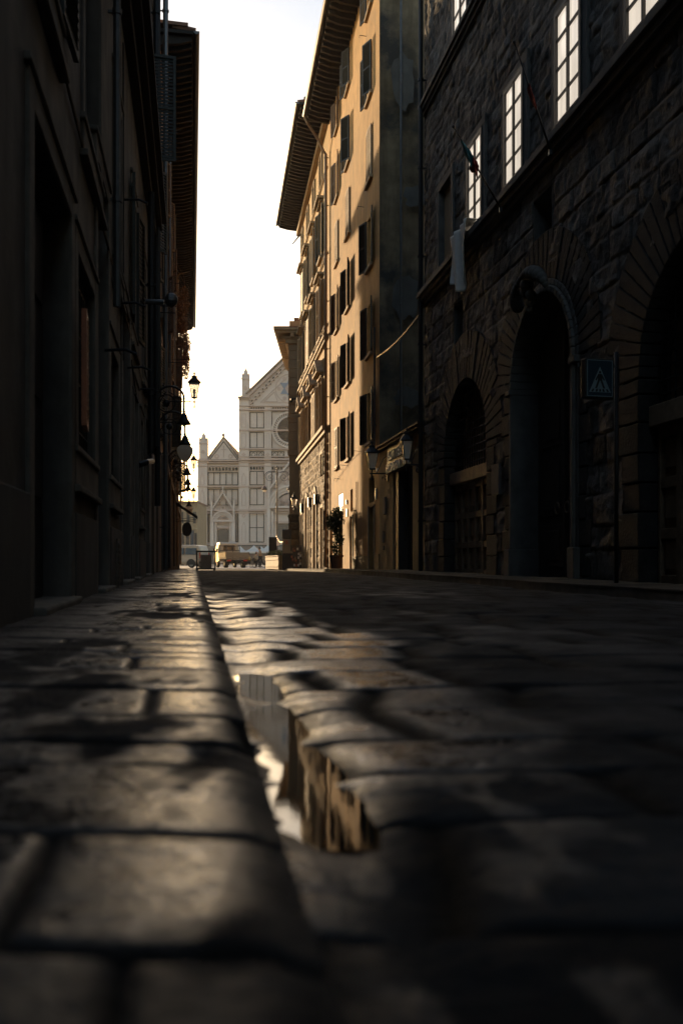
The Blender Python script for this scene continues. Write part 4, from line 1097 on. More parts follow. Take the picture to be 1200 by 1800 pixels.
C2 = thing('window_plant', fr.p(59.5, .4, 12.6), 'small trailing plant hanging below the creeper at the end of the terrace', 'plant')
leaves('foliage', [(fr.p(59.3, .45, 12.3), (.3, .4, .6), 500), (fr.p(60.0, .5, 13.2), (.3, .4, .4), 400)], 0, .06, M['dry'], C2, 9)
m = MB(); m.box(fr.p(59.5, .4, 12.9), (.3, .7, .22)); m.tube([fr.p(59.5, 0, 13.2), fr.p(59.5, .75, 13.3)], .02, 6); m.build('planter_box', M['terra'], C2)
# awning and oval sign
AW = thing('shop_awning', fr.p(46, 0, 2.6), 'dark cloth awning sloping out over a shop beside the pavement', 'awning')
m = MB(); a0, a1 = 44.8, 47.2
m.prism([fr.p(a0, .05, 3.18), fr.p(a1, .05, 3.18), fr.p(a1, 1.15, 2.45), fr.p(a0, 1.15, 2.45)], [fr.p(a0, .05, 3.21), fr.p(a1, .05, 3.21), fr.p(a1, 1.15, 2.48), fr.p(a0, 1.15, 2.48)])
n = 10
for i in range(n):
    x, y = a0+(a1-a0)*i/n, a0+(a1-a0)*(i+1)/n; m.prism([fr.p(x, 1.152, 2.47), fr.p(y, 1.152, 2.47), fr.p(y, 1.152, 2.33), fr.p((x+y)/2, 1.152, 2.25), fr.p(x, 1.152, 2.33)], [fr.p(x, 1.16, 2.47), fr.p(y, 1.16, 2.47), fr.p(y, 1.16, 2.33), fr.p((x+y)/2, 1.16, 2.25), fr.p(x, 1.16, 2.33)])
m.build('canopy', M['door'], AW)
m = MB()
for s in (a0+.05, a1-.05): m.mark(); m.tube([fr.p(s, .05, 2.3), fr.p(s, 1.12, 2.44)], .015, 6)
m.parts('arm', M['iron'], AW)
OS = thing('oval_sign', fr.p(50, 0, 2.6), 'dark oval board hanging under an iron bar below the awning', 'shop sign')
m = MB(); m.tube([fr.p(50, 0, 2.45), fr.p(50, .95, 2.45)], .018, 6); m.build('bracket', M['iron'], OS)
m = MB(); c = fr.p(50, .62, 2.02)
pts = [c + fr.n*(.26*math.cos(t)) + Vector((0,0,.38*math.sin(t))) for t in np.linspace(0, 2*math.pi, 25)[:-1]]
m.prism([p - fr.t*.02 for p in pts], [p + fr.t*.02 for p in pts]); m.build('board', M['black'], OS)

# ------------------------------------------------------------------ lanterns and shop lamps (built about the wall fixing, arm along +x)
def make_lantern(label, loc, rz, arm, drop=0.0, name='wall_lantern', group='glass lanterns on wall brackets'):
    t = thing(name, loc, label, 'street lantern', group, rz)
    m = MB(); m.tube([(0,0,0), (arm+.06, 0, 0)], .018, 8); m.tube([(0,0,.42+drop), (.12, 0, .34+drop), (arm*.7, 0, .02)], .013, 6)
    q = [(.12+.10*math.cos(a)*(1-a/11), 0, -.13+.10*math.sin(a)*(1-a/11)) for a in np.linspace(1.57, 9, 30)]; m.tube(q, .010, 6)
    m.box((.012, 0, .1), (.024, .07, .62)); m.tube([(arm, 0, -.14), (arm, 0, .12)], .022, 8); m.ball((arm, 0, -.16), .035, 6)
    m.build('bracket', M['iron'], t, local=True, smooth=False)
    b = .10; zb = .14
    m = MB(); r0, r1, h = .115, .215, .44
    m.lathe((arm, 0, zb), [(r0, 0), (r1, h)], 4); m.build('glass', M['lglass'], t, local=True)
    m = MB()
    for k in range(4):
        w_ = 2*math.pi*(k+.5)/4; m.tube([(arm+r0*math.cos(w_), r0*math.sin(w_), zb), (arm+r1*math.cos(w_), r1*math.sin(w_), zb+h)], .012, 6)
    m.lathe((arm, 0, zb-.03), [(.05, 0), (r0+.02, .005), (r0+.02, .035)], 4); m.lathe((arm, 0, zb+h-.01), [(r1+.035, 0), (r1+.035, .03)], 4)
    m.build('cage', M['iron'], t, local=True)
    m = MB(); m.lathe((arm, 0, zb+h+.021), [(r1+.015, 0), (.10, .13), (.09, .16), (.10, .165), (.10, .20), (.03, .22), (.025, .26), (.045, .28), (.01, .34)], 8); m.build('cap', M['iron'], t, local=True)
    m = MB(); m.lathe((arm, 0, zb+.02), [(.03, 0), (.035, .1), (.05, .16), (.03, .24)], 8); m.build('burner', M['white'], t, local=True)
    return t
rzL = math.atan2(FL.n.y, FL.n.x)
ln = make_lantern('large glass lantern against the sky above the ornate shop lamps', fr.p(29.0, 0, 5.28), rzL, .98)
dup(ln, fr.p(52, 0, 5.35), rzL, 'smaller glass lantern beside the white globe lamp, against the church')
dup(ln, fr.p(60.6, 0, 4.25), rzL, 'smallest distant glass lantern above the second white globe lamp')
rz1 = math.atan2(FR1.n.y, FR1.n.x)
l4 = make_lantern('glass lantern on an iron bracket at the ochre corner left of the lettering', FR1.p(27.0, 0, 2.85), rz1, .46, .1)
dup(l4, FR1.p(22.98, 0, 2.70), rz1, 'glass lantern on an iron bracket in front of the shop lettering').scale = (.8,.8,.98)
dup(l4, FR3.p(54.6, .0, 3.35), rz1, 'small glass lantern on the far palazzo beside the corner building')

def make_goose(label, loc, rz, globe):
    t = thing('gooseneck_lamp', loc, label, 'shop lamp', 'iron gooseneck lamps along the left shops', rz)
    m = MB(); a = .74; m.box((.012, 0, .15), (.024, .08, .8))
    pts = [(0, 0, .30), (.15, 0, .48)] + [(a/2+.08 + (a/2-.08)*math.cos(x), 0, .42+.26*math.sin(x)) for x in np.linspace(2.6, 0, 14)] + [(a, 0, .25), (a, 0, .12)]
    m.tube(pts, .024, 8)
    m.tube([(0, 0, .05), (.2, 0, .30), (.35, 0, .55)], .014, 6)
    q = [(.36+.19*math.cos(x), 0, .30+.19*math.sin(x)) for x in np.linspace(0, 2*math.pi, 25)]; m.tube(q, .014, 6)
    q = [(.16+.10*math.cos(x)*(1-x/14), 0, .02+.10*math.sin(x)*(1-x/14)) for x in np.linspace(1, 10, 30)]; m.tube(q, .012, 6)
    m.tube([(.24, 0, .46), (.24, 0, .66)], .01, 6); m.ball((a, 0, .12), .035, 6)
    m.build('arm', M['iron'], t, local=True)
    m = MB(); m.lathe((.36, -.02, .30), [(.001, -.09), (.06, -.065), (.09, 0), (.06, .065), (.001, .09)], 12); m.build('scroll_boss', M['iron'], t, local=True, smooth=True)
    m = MB(); m.lathe((.74, 0, -.16), [(.165, 0), (.135, .05), (.085, .13), (.07, .2), (.04, .24), (.02, .27)], 16); m.build('hood', M['iron'], t, local=True, smooth=True)
    if globe:
        m = MB(); m.lathe((.74, 0, -.165), [(.12, 0), (.19, -.06), (.205, -.13), (.19, -.21), (.15, -.29), (.10, -.36), (.05, -.41), (.002, -.43)], 20); m.build('globe', M['globe'], t, local=True, smooth=True)
    else:
        m = MB(); m.lathe((.74, 0, -.165), [(.03, 0), (.035, -.03), (.002, -.05)], 10); m.build('lamp_holder', M['white'], t, local=True, smooth=True)
    return t
g2 = make_goose('gooseneck lamp with the largest white teardrop globe', fr.p(23.6, 0, 3.43), rzL, True)
dup(g2, fr.p(49, 0, 3.35), rzL, 'gooseneck lamp with the smaller white teardrop globe by the awning')
g1 = make_goose('nearest gooseneck lamp, without globe, above the white globe lamp', fr.p(20.8, 0, 3.55), rzL, False)
for Y, lb in ((31.8, 'first bell hooded lamp without globe beyond the large white globe'), (36, 'middle bell hooded lamp without globe in the receding row'), (38.9, 'last bell hooded lamp without globe before the small white globe')):
    dup(g1, fr.p(Y, 0, 3.42), rzL, lb)
# ------------------------------------------------------------------ the church
CY = 185.0; FC = FrontFrame(CY)
def cx(p): return (p-600)/F*CY
def cz(p): return CZ + (HY-p)/F*CY
MX = 510.0                                      # axis of symmetry
CH = thing('church', (cx(MX), CY, 0), 'striped white and green marble gothic church facade with rose window and pinnacles', 'church')
class Two:
    """collects a shape and its mirror image about the church axis"""
    def __init__(s): s.m = MB()
    def box(s, x0, x1, y0, y1, d0, d1):
        for a, b in ((x0, x1), (2*MX-x1, 2*MX-x0)): FC.box(s.m, (cx(a), cx(b)), (d0, d1), (cz(y1), cz(y0)))
        return s
    def one(s, x0, x1, y0, y1, d0, d1): FC.box(s.m, (cx(x0), cx(x1)), (d0, d1), (cz(y1), cz(y0))); return s
    def poly(s, pts, d0, d1, mirror=True):
        FC.prism(s.m, [(cx(x), cz(y)) for x, y in pts], d0, d1)
        if mirror: FC.prism(s.m, [(cx(2*MX-x), cz(y)) for x, y in pts], d0, d1)
        return s
    def ring(s, x, y, r0, r1, a0, a1, n, d0, d1, mirror=True):
        k = CY/F
        FC.ring(s.m, cx(x), cz(y), r0*k, r1*k, a0, a1, n, d0, d1)
        if mirror: FC.ring(s.m, cx(2*MX-x), cz(y), r0*k, r1*k, math.pi-a1, math.pi-a0, n, d0, d1)
        return s
    def mark(s): s.m.mark(); return s
    def go(s, name, mat, **kw): return s.m.parts(name, mat, CH, axis=cx(MX), **kw)[-1]
def seg(T, x0, y0, x1, y1, w, d0, d1, mirror=True):
    dx, dy = x1-x0, y1-y0; l = math.hypot(dx, dy); nx, ny = -dy/l*w/2, dx/l*w/2
    T.poly([(x0+nx, y0+ny), (x1+nx, y1+ny), (x1-nx, y1-ny), (x0-nx, y0-ny)], d0, d1, mirror)
# walls: nave and aisles
T = Two(); T.poly([(421, 962), (421, 700), (430, 697), (510, 621), (590, 697), (599, 700), (599, 962)], -30, 0, False)
T.box(348, 421, 812, 962, -30, -.25); T.poly([(364, 811), (393, 769), (421, 811)], -28, -.2); T.go('wall', M['marble'])
# piers
T = Two()
for a, b, t in ((348, 365, 808), (420.5, 438, 700), (465, 477, 716)):
    T.mark(); T.box(a, b, t, 962, .0 if a > 360 else -.3, .55)
T.go('pier', M['marble'])
# horizontal bands and cornices
T = Two()
for x0, x1, y, h, d in ((347, 422, 810, 2.2, 1.0), (347, 422, 813.5, 1.4, .75), (347, 510, 819.5, 1.6, .7), (347, 510, 855.5, 2.2, .75), (347, 510, 897, 3.0, .85), (347, 510, 902, 1.4, .7), (346, 510, 957, 3, .9),
                        (420, 510, 808, 3.4, 1.1), (420, 510, 813, 1.6, .8), (420, 510, 803, 1.6, .75), (420, 510, 789.5, 2.4, .8), (420, 510, 757, 2.2, .8), (420, 510, 721, 2.6, .85), (419, 440, 699.5, 2.2, 1.3), (420, 439, 703, 1.4, .95), (420, 510, 714.5, 1.6, .8)):
    T.mark(); T.box(x0, x1, y-h/2, y+h/2, -.1, d)
T.go('cornice', M['marbleb'])
# dark green inlay frames
T = Two()
def panel(x0, x1, y0, y1, nx=2, ny=1, t=1.45, d=.10, bd=None):
    T.mark()
    for a, b in ((x0, x0+t), (x1-t, x1)): T.box(a, b, y0, y1, -.05, d)
    for a, b in ((y0, y0+t), (y1-t, y1)): T.box(x0+t, x1-t, a, b, -.05, d)
    for i in range(1, nx): x = x0+(x1-x0)*i/nx; T.box(x-t*.45, x+t*.45, y0+t, y1-t, -.05, d-.01)
    for i in range(1, ny): y = y0+(y1-y0)*i/ny; T.box(x0+t, x1-t, y-t*.45, y+t*.45, -.05, d-.02)
panel(439, 464.5, 724.5, 753); panel(439, 464.5, 759.5, 788); panel(439, 464.5, 793.5, 805)
panel(439, 464.5, 828, 853); panel(439, 464.5, 858.5, 888); panel(438, 464.5, 901.5, 953.5, 2, 2)
panel(477, 500, 793.5, 805); panel(477, 488, 828, 853, 1)
panel(365.5, 419, 830, 853, 5); panel(365.5, 419, 859.5, 888.5, 5)
panel(365, 368.5, 902, 953, 1); panel(414.5, 419, 902, 953, 1)
for c in (445.5, 458, 483, 494.5):
    T.mark()
    for p in (((c-4, 799.2), (c, 795.4)), ((c, 795.4), (c+4, 799.2)), ((c+4, 799.2), (c, 803)), ((c, 803), (c-4, 799.2))): seg(T, *p[0], *p[1], .8, -.05, .08)
# rose square
T.mark()
for q in ((477.5, 478.6, 723.5, 788.5), (541.4, 542.5, 723.5, 788.5), (478.6, 541.4, 723.5, 724.6), (478.6, 541.4, 787.4, 788.5)): T.one(*q, -.05, .10)
# aisle gable lines
T.mark()
for a, b in (((368, 808.5), (393, 776)), ((393, 776), (418, 808.5)), ((368, 808), (418, 808))): seg(T, *a, *b, 1.5, -.3, -.1)
T.go('green_inlay', M['serp'])
# thin pink frames of the piers and crosses
T = Two()
def thin(x0, x1, y0, y1, d, t=.55):
    T.mark()
    for a, b in ((x0, x0+t), (x1-t, x1)): T.box(a, b, y0, y1, .3, d)
    for a, b in ((y0, y0+t), (y1-t, y1)): T.box(x0+t, x1-t, a, b, .3, d)
for x0, x1 in ((425, 433), (468.5, 474)):
    for y0, y1 in ((728, 752), (762, 787)): thin(x0, x1, y0, y1, .62)
def lancet(x0, x1, y0, y1, d, t=.7):
    T.mark()
    c = (x0+x1)/2
    for a, b in ((x0, x0+t), (x1-t, x1)): T.box(a, b, y0+7, y1, .3, d)
    T.box(x0+t, x1-t, y1-t, y1, .3, d); seg(T, x0+t/2, y0+7, c, y0, t, .3, d); seg(T, x1-t/2, y0+7, c, y0, t, .3, d)
for x0, x1 in ((353, 360), (425.5, 432.5)):
    for y0, y1 in ((832, 853), (861, 889), (918, 953)): lancet(x0, x1, y0, y1, .62)
for x in (356.5, 429, 471): T.mark(); T.ring(x, 907, 1.6, 3.2, 0, 2*math.pi, 12, .3, .66)
for x, y in ((429, 799.5), (471, 799.5)):
    T.mark()
    for k in range(4): a = k*math.pi/2; T.ring(x + 2.1*math.cos(a), y + 2.1*math.sin(a), .2, 1.5, 0, 2*math.pi, 8, .3, .64)
T.mark(); seg(T, 393, 784, 393, 804, 1.3, -.3, -.08); seg(T, 388, 790, 398, 790, 1.3, -.3, -.085)
for x in (381, 405): T.mark(); T.ring(x, 802, 2, 4.2, 0, 2*math.pi, 12, -.3, -.09)
# gable lines inside the nave front
T.mark(); seg(T, 458, 707.5, 510, 658, .9, -.1, .12); seg(T, 458, 708, 507, 708, .9, -.1, .12)
T.mark()
for a, b in (((464, 706), (488, 706)), ((464, 706), (482, 689)), ((482, 689), (488, 706))): seg(T, *a, *b, 1.0, -.1, .14)
T.go('pink_tracery', M['marbleb'])
# arcades : small arches with dark openings
T = Two(); D = Two()
def arcade(x0, x1, y, n, h):
    w = (x1-x0)/n; T.mark(); D.mark()
    for i in range(n):
        c = x0+w*(i+.5); D.box(c-w*.33, c+w*.33, y-h*.62, y, -.05, .06); D.ring(c, y-h*.62, .01, w*.33, 0, math.pi, 6, -.05, .06)
        T.ring(c, y-h*.62, w*.34, w*.5, 0, math.pi, 8, -.05, .45); T.box(c-w*.5, c-w*.38, y-h*.62, y+1, -.05, .45)
arcade(366, 419, 827, 9, 6); arcade(439, 464.5, 825.5, 5, 5.5); arcade(477, 497, 825.5, 4, 5.5); arcade(422, 437, 712, 4, 6); arcade(440, 508, 719.5, 16, 3.6)
# raking arcade under the gable
T.mark(); D.mark()
for i in range(11):
    f = (i+.6)/11.3; x = 440+70*f; y = 713-76*f + 1.5
    D.box(x-1.7, x+1.7, y-6.0, y-.5, -.05, .06); D.ring(x, y-6.0, .01, 1.7, 0, math.pi, 6, -.05, .06); T.ring(x, y-6.0, 1.8, 2.9, 0, math.pi, 8, -.05, .5)
    T.box(x+1.9, x+3.1, y-8, y, -.05, .45)
T.go('arcade', M['marble']); D.go('arcade_shadow_opening', M['serp'])
T = Two(); seg(T, 440, 711.5, 510, 636.5, 1.6, -.05, .55); T.mark(); seg(T, 436, 697, 510, 627, 4.2, -.1, .9); T.go('raking_cornice', M['marbleb'])
T = Two(); seg(T, 433, 693.6, 510, 619.2, 2.2, -29, 1.2); T.mark(); seg(T, 363, 808, 393, 767.5, 2.0, -27, .1); seg(T, 393, 767.5, 422, 808, 2.0, -27, .1); T.one(352, 421, 806.5, 808, -29, -.6); T.one(599, 668, 806.5, 808, -29, -.6); T.go('roof', M['slate'])
# rose window
T = Two(); T.ring(MX, 756, 29.5, 32.5, 0, 2*math.pi, 40, -.1, .55, False); T.ring(MX, 756, 22.5, 25, 0, 2*math.pi, 40, -.1, .5, False)
T.ring(MX, 756, 25, 29.5, 0, 2*math.pi, 40, -.1, .22, False); ro = T.go('rose_window', M['marble'])
T = Two()
for i in range(44):
    a = 2*math.pi*i/44; seg(T, MX+25.4*math.cos(a), 756+25.4*math.sin(a), MX+29.2*math.cos(a+.05), 756+29.2*math.sin(a+.05), 1.1, -.1, .30, False)
o = T.m.build('rose_ring', M['serp'], ro)
T = Two(); T.ring(MX, 756, .01, 22.4, 0, 2*math.pi, 40, -.1, .12, False); T.m.build('pane', M['rosegl'], ro)
T = Two()
for i in range(12): a = 2*math.pi*i/12; seg(T, MX+5*math.cos(a), 756+5*math.sin(a), MX+22*math.cos(a), 756+22*math.sin(a), .5, .1, .2, False)
for r in (5, 13): T.ring(MX, 756, r-.3, r+.3, 0, 2*math.pi, 24, .1, .21, False)
T.m.build('tracery', M['serp'], ro)
# star in the gable
T = Two(); star = [(MX + (20 if k % 2 == 0 else 11.2)*math.sin(k*math.pi/6), 683 - (20 if k % 2 == 0 else 11.2)*math.cos(k*math.pi/6)) for k in range(12)]
T.poly(star, -.1, .16, False); T.go('gable_star', M['bluem'])
T = Two(); T.poly([(MX + 9*math.sin(k*math.pi/3+.52), 683 - 9*math.cos(k*math.pi/3+.52)) for k in range(6)], .15, .2, False)
for k in range(6): a = k*math.pi/3; T.ring(MX+20*math.sin(a+.52), 683-20*math.cos(a+.52), .2, 3.4, 0, 2*math.pi, 10, -.1, .14, False)
T.ring(MX, 683, 25, 26.2, 0, 2*math.pi, 32, -.1, .15, False); T.ring(MX, 683, 3, 5, 0, 2*math.pi, 16, .19, .24, False); T.go('star_rosette', M['marbleb'])
# pinnacles
def pinnacle(x, y_base, y_box, y_tip, w):
    T = Two()
    T.box(x-w/2, x+w/2, y_box, y_base, -.9, .6)
    for xx in (x-w/2+.8, x, x+w/2-.8):
        T.poly([(xx-1.1, y_box), (xx, y_box-(7 if xx != x else 4)), (xx+1.1, y_box)], -.9, .6)
        T.poly([(xx-2.2, y_box+5), (xx, y_box+1), (xx+2.2, y_box+5)], .55, .75)
    for mx in (x, 2*MX-x):
        k = CY/F; c = (cx(mx), CY+.15, cz(y_box)); h = (y_box-y_tip)*k
        T.m.lathe(c, [(w*.46*k, 0), (w*.30*k, h*.35), (w*.14*k, h*.7), (.08, h*.86), (.22, h*.88), (.06, h*.91), (.05, h)], 8)
        for i in range(6):
            for q in range(4):
                f = .12+.11*i; r = w*.36*k*(1-f*1.05)+.1; a = q*math.pi/2+.78; T.m.ball((c[0]+r*math.cos(a), c[1]+r*math.sin(a), c[2]+h*f), .13, 5)
    T.go('pinnacle', M['marble'])
    T = Two(); T.ring(x, (y_box+y_base)/2+3, 1.5, 3.0, 0, 2*math.pi, 10, .5, .7)
    T.box(x-w/2-.8, x+w/2+.8, y_base-2, y_base, -1, .85); T.box(x-w/2-.4, x+w/2+.4, y_box+5.2, y_box+6.2, -.95, .72); T.go('pinnacle_trim', M['marbleb'])
pinnacle(358, 809, 775, 759, 14.5); pinnacle(432, 698.5, 662, 646, 13)
T = Two(); T.one(MX-6, MX+6, 606, 622, -1, .8); T.one(MX-8, MX+8, 612, 615, -1.1, 1.0); T.m.lathe((cx(MX), CY, cz(606)), [(.6, 0), (.3, 1.2), (.05, 2.6)], 8); T.m.ball((cx(393), CY-.2, cz(765)), .35, 6); T.m.tube([(cx(393), CY-.2, cz(768)), (cx(393), CY-.2, cz(761))], .12, 6); T.go('finial', M['marbleb'])
# side portals with their gables
PX = 392.5
T = Two()
for r0, r1, d in ((16.5, 19.5, .9), (13.5, 16.4, .65), (11, 13.4, .45)): T.ring(PX, 917, r0, r1, 0, math.pi, 20, -.1, d)
for a, b, d in ((371, 377, 1.0), (378, 381.5, .6), (403.5, 407, .6), (408, 414, 1.0)): T.box(a, b, 917, 962, -.1, d)
T.box(371, 414, 914.5, 917.5, -.1, 1.1)
seg(T, 371.5, 899, PX, 866, 2.4, -.1, 1.0); seg(T, PX, 866, 413.5, 899, 2.4, -.1, 1.0)
for x in (373, 412): T.box(x-1.4, x+1.4, 885, 917, -.1, 1.15); T.poly([(x-1.4, 885), (x, 876), (x+1.4, 885)], -.1, 1.15)
T.box(PX-.8, PX+.8, 855, 866, .2, 1.0); T.box(PX-2, PX+2, 857.5, 859, .2, .9)
for k in range(8):
    f = k/8+.06
    for sg in (-1, 1): T.ring(PX+sg*(21-21*f), 897.5-33*f-1.5, .2, 1.0, 0, 2*math.pi, 6, .3, .9)
T.go('side_portal', M['marble'])
T = Two(); T.ring(PX, 917, .01, 10.9, 0, math.pi, 16, -.1, .15); T.ring(PX, 893, 2, 4.5, 0, 2*math.pi, 12, .1, .5)
for k in range(14): T.ring(PX + rnd.uniform(-8, 8), 916 - rnd.uniform(1, 7), .3, 1.3, 0, 2*math.pi, 7, .1, .4)
seg(T, 376, 897.5, PX, 872.5, .9, .1, .4); seg(T, PX, 872.5, 409, 897.5, .9, .1, .4); T.box(382, 403, 926, 929, -.1, .5); T.box(381.6, 403.6, 918, 921, -.1, .4)
T.go('tympanum', M['marbleb'])
T = Two(); T.poly([(383, 956), (383, 933), (385, 930), (403 - 3, 930), (402, 933), (402, 956)], -.05, .1); T.go('door', M['bronze'])
# main portal
T = Two()
for r0, r1, d in ((36, 40, 1.2), (31, 35.9, .85), (27, 30.9, .6)): T.ring(MX, 893, r0, r1, 0, math.pi, 28, -.1, d, False)
for a, b, d in ((470, 476, 1.3), (477, 481, .85)): T.box(a, b, 893, 962, -.1, d)
seg(T, 470, 866, MX, 812, 3.2, .2, 1.2); T.box(471.5, 475.5, 846, 893, -.1, 1.35); T.poly([(471.5, 846), (473.5, 836), (475.5, 846)], -.1, 1.35)
T.box(469, MX, 890, 893.5, -.1, 1.4); T.go('main_portal', M['marble'])
T = Two(); T.ring(MX, 893, .01, 26.9, 0, math.pi, 24, -.1, .15, False)
for k in range(30): T.ring(MX - rnd.uniform(2, 20), 892 - rnd.uniform(1, 15), .4, 1.8, 0, 2*math.pi, 8, .1, .45)
T.mark(); T.ring(MX, 845, 4, 10, 0, 2*math.pi, 16, .05, .6, False); T.mark(); seg(T, 482, 862, MX, 826, 1.3, .1, .5); T.mark(); T.box(483, MX, 916, 920, -.1, .6); T.go('tympanum', M['marbleb'])
T = Two(); T.ring(MX, 893, 24.5, 26.4, .1, math.pi-.1, 20, .1, .3, False); T.go('green_inlay', M['serp'])
T = Two(); T.box(488, MX, 921, 958, -.05, .1); T.go('door', M['bronze'])
# steps
m = MB(); n = 14; zt = cz(960.5)
for i in range(n): m.obox((cx(335), CY, 0), (1,0,0), (0,-1,0), (0,0,1), (0, cx(685)-cx(335)), (-.5 if i else -30, 12.0-i*.62), (-.5 + (zt+.5)*i/n, -.5 + (zt+.5)*(i+1)/n - .001))
m.build('steps', M['slate'], CH)
T = Two(); T.box(346, 421, 958.4, 962, -.1, .75); T.box(421, 510, 958.3, 962, -.1, .95); T.go('plinth', M['serp'])
# low building at the left of the church
by = 128.0; FB = FrontFrame(by)
def bx(p): return (p-600)/F*by
def bz(p): return CZ + (HY-p)/F*by
B6 = thing('square_house', (bx(330), by, 0), 'low tan house beyond the awning at the far end of the square', 'building')
m = MB(); FB.box(m, (bx(292), bx(347)), (-9, 0), (-.6, bz(884))); m.build('wall', M['tan'], B6)
m = MB(); FB.box(m, (bx(291), bx(348)), (-9.4, .5), (bz(884)+.001, bz(881))); m.build('roof', M['tile'], B6)
m = MB()
for a, b in ((318, 324), (327, 333), (342, 346)): FB.box(m, (bx(a), bx(b)), (-.05, .06), (-.5, bz(937)))
m.build('door', M['door'], B6)
m = MB(); FB.box(m, (bx(335), bx(341)), (-.05, .07), (-.5, bz(932))); q = m.build('door', M['blue'], B6); q['label'] = 'blue door'
for a in (320, 331, 342):
    m = MB(); FB.box(m, (bx(a-2.6), bx(a+2.6)), (-.05, .05), (bz(920), bz(900))); m.build('window', M['frame'], B6)
m = MB(); FB.box(m, (bx(292), bx(347.2)), (-.05, .25), (bz(930), bz(927.5))); m.build('string_course', M['tanst'], B6)
# ------------------------------------------------------------------ square : vehicles, people, stalls
def gsq(y): return float(gz(y)) if y < 60 else (-.252 - (max(y, 66)-66)/109*.148 if y >= 66 else max(float(gz(y)), -.245))
def loc(px, y, dz=0): return Vector(((px-600)/F*y, y, gsq(y)+dz))
class Loc:
    """local box helper: x forward, y left, z up"""
    pass
def wheel(parent, c, r, w, ax=(0,1,0)):
    c = Vector(c); a = Vector(ax)
    n = 22; m = MB()
    def disc(r0, y): return [c + a*y + Vector((r0*math.cos(2*math.pi*k/n), 0, r0*math.sin(2*math.pi*k/n))) for k in range(n)]
    prof = [(r*.62, -w/2), (r*.92, -w/2), (r, -w*.36), (r, w*.36), (r*.92, w/2), (r*.62, w/2)]
    rings = [disc(*q) for q in prof]
    for i in range(len(rings)):
        A, B = rings[i], rings[(i+1) % len(rings)]
        for k in range(n): m.quad(A[k], A[(k+1) % n], B[(k+1) % n], B[k])
    o = m.build('wheel', M['rubber'], parent, local=True, smooth=False)
    m = MB()
    for y in (-w*.42, w*.42):
        pts = disc(r*.63, y); m.prism(pts, disc(r*.63, y*.8)); m.prism(disc(r*.16, y*1.06), disc(r*.16, y))
    m.build('rim', M['rim'], o, local=True)
    return o
def bodyloft(prof, ws, y_scale=1.0):
    """prof: list of (x,z) outline points, ws: half width for each; closed shell mirrored in y"""
    m = MB(); n = len(prof)
    Lp = [(x, w_, z) for (x, z), w_ in zip(prof, ws)]; Rp = [(x, -w_, z) for (x, z), w_ in zip(prof, ws)]
    m.prism(Rp, Lp); return m
# van : local frame x forward
vp = loc(345, 79.5); va = math.atan2(.34, -.94)
V = thing('parked_van', vp, 'pale cream van seen from behind at the mouth of the street', 'van', None, va)
# origin at the rear axle ground point
prof = [(-.75, .38), (-.80, .62), (-.78, 1.0), (-.70, 1.62), (-.62, 1.86), (-.2, 1.93), (1.4, 1.93), (2.05, 1.84), (2.75, 1.18), (3.35, 1.02), (3.55, .82), (3.58, .42), (3.3, .30), (-.5, .30)]
ws = [.86, .90, .90, .82, .74, .70, .70, .72, .82, .84, .84, .84, .82, .84]
m = bodyloft(prof, ws); m.build('body', M['cream'], V, local=True, bevel=.05)
m = MB()
for sg in (-1, 1):
    for x0, x1 in ((-.52, .55), (.68, 1.5)): m.mark(); m.prism([(x0, sg*.862, 1.12), (x1, sg*.862, 1.12), (x1, sg*.79, 1.66), (x0+.05, sg*.79, 1.66)], [(x0, sg*.90, 1.12), (x1, sg*.90, 1.12), (x1, sg*.826, 1.66), (x0+.05, sg*.826, 1.66)])
    m.mark(); m.prism([(1.62, sg*.85, 1.12), (2.55, sg*.85, 1.12), (2.05, sg*.76, 1.68), (1.62, sg*.78, 1.66)], [(1.62, sg*.89, 1.12), (2.55, sg*.86, 1.12), (2.05, sg*.80, 1.68), (1.62, sg*.82, 1.66)])
m.parts('side_window', M['glass'], V, local=True)
m = MB(); m.prism([(-.805, -.66, 1.12), (-.805, .66, 1.12), (-.745, .62, 1.62), (-.745, -.62, 1.62)], [(-.74, -.66, 1.12), (-.74, .66, 1.12), (-.66, .62, 1.62), (-.66, -.62, 1.62)]); m.build('rear_window', M['lglass'], V, local=True)
for sg in (-1, 1):
    m = MB(); m.box((-.785, sg*.80, 1.05), (.08, .12, .5)); m.build('tail_lamp', M['red'], V, local=True, bevel=.015)
m = MB(); m.box((-.82, 0, .46), (.14, 1.72, .2)); m.box((-.83, 0, .85), (.03, .5, .12)); m.build('rear_bumper', M['black'], V, local=True, bevel=.02)
for x in (0, 2.75):
    for sg in (-.76, .76):
        wheel(V, (x, sg, .33), .33, .2); 
m = MB()
for x in (0, 2.75):
    for sg in (-1, 1):
        m.mark(); pts = [(x+.42*math.cos(a), sg*.875, .33+.42*math.sin(a)) for a in np.linspace(-.15, math.pi+.15, 14)]; m.prism(pts, [(p[0], sg*.905, p[2]) for p in pts])
m.parts('wheel_arch', M['black'], V, local=True)
for sg in (-1, 1):
    m = MB(); m.box((2.15, sg*.98, 1.2), (.1, .18, .2)); m.build('mirror', M['black'], V, local=True, bevel=.03)
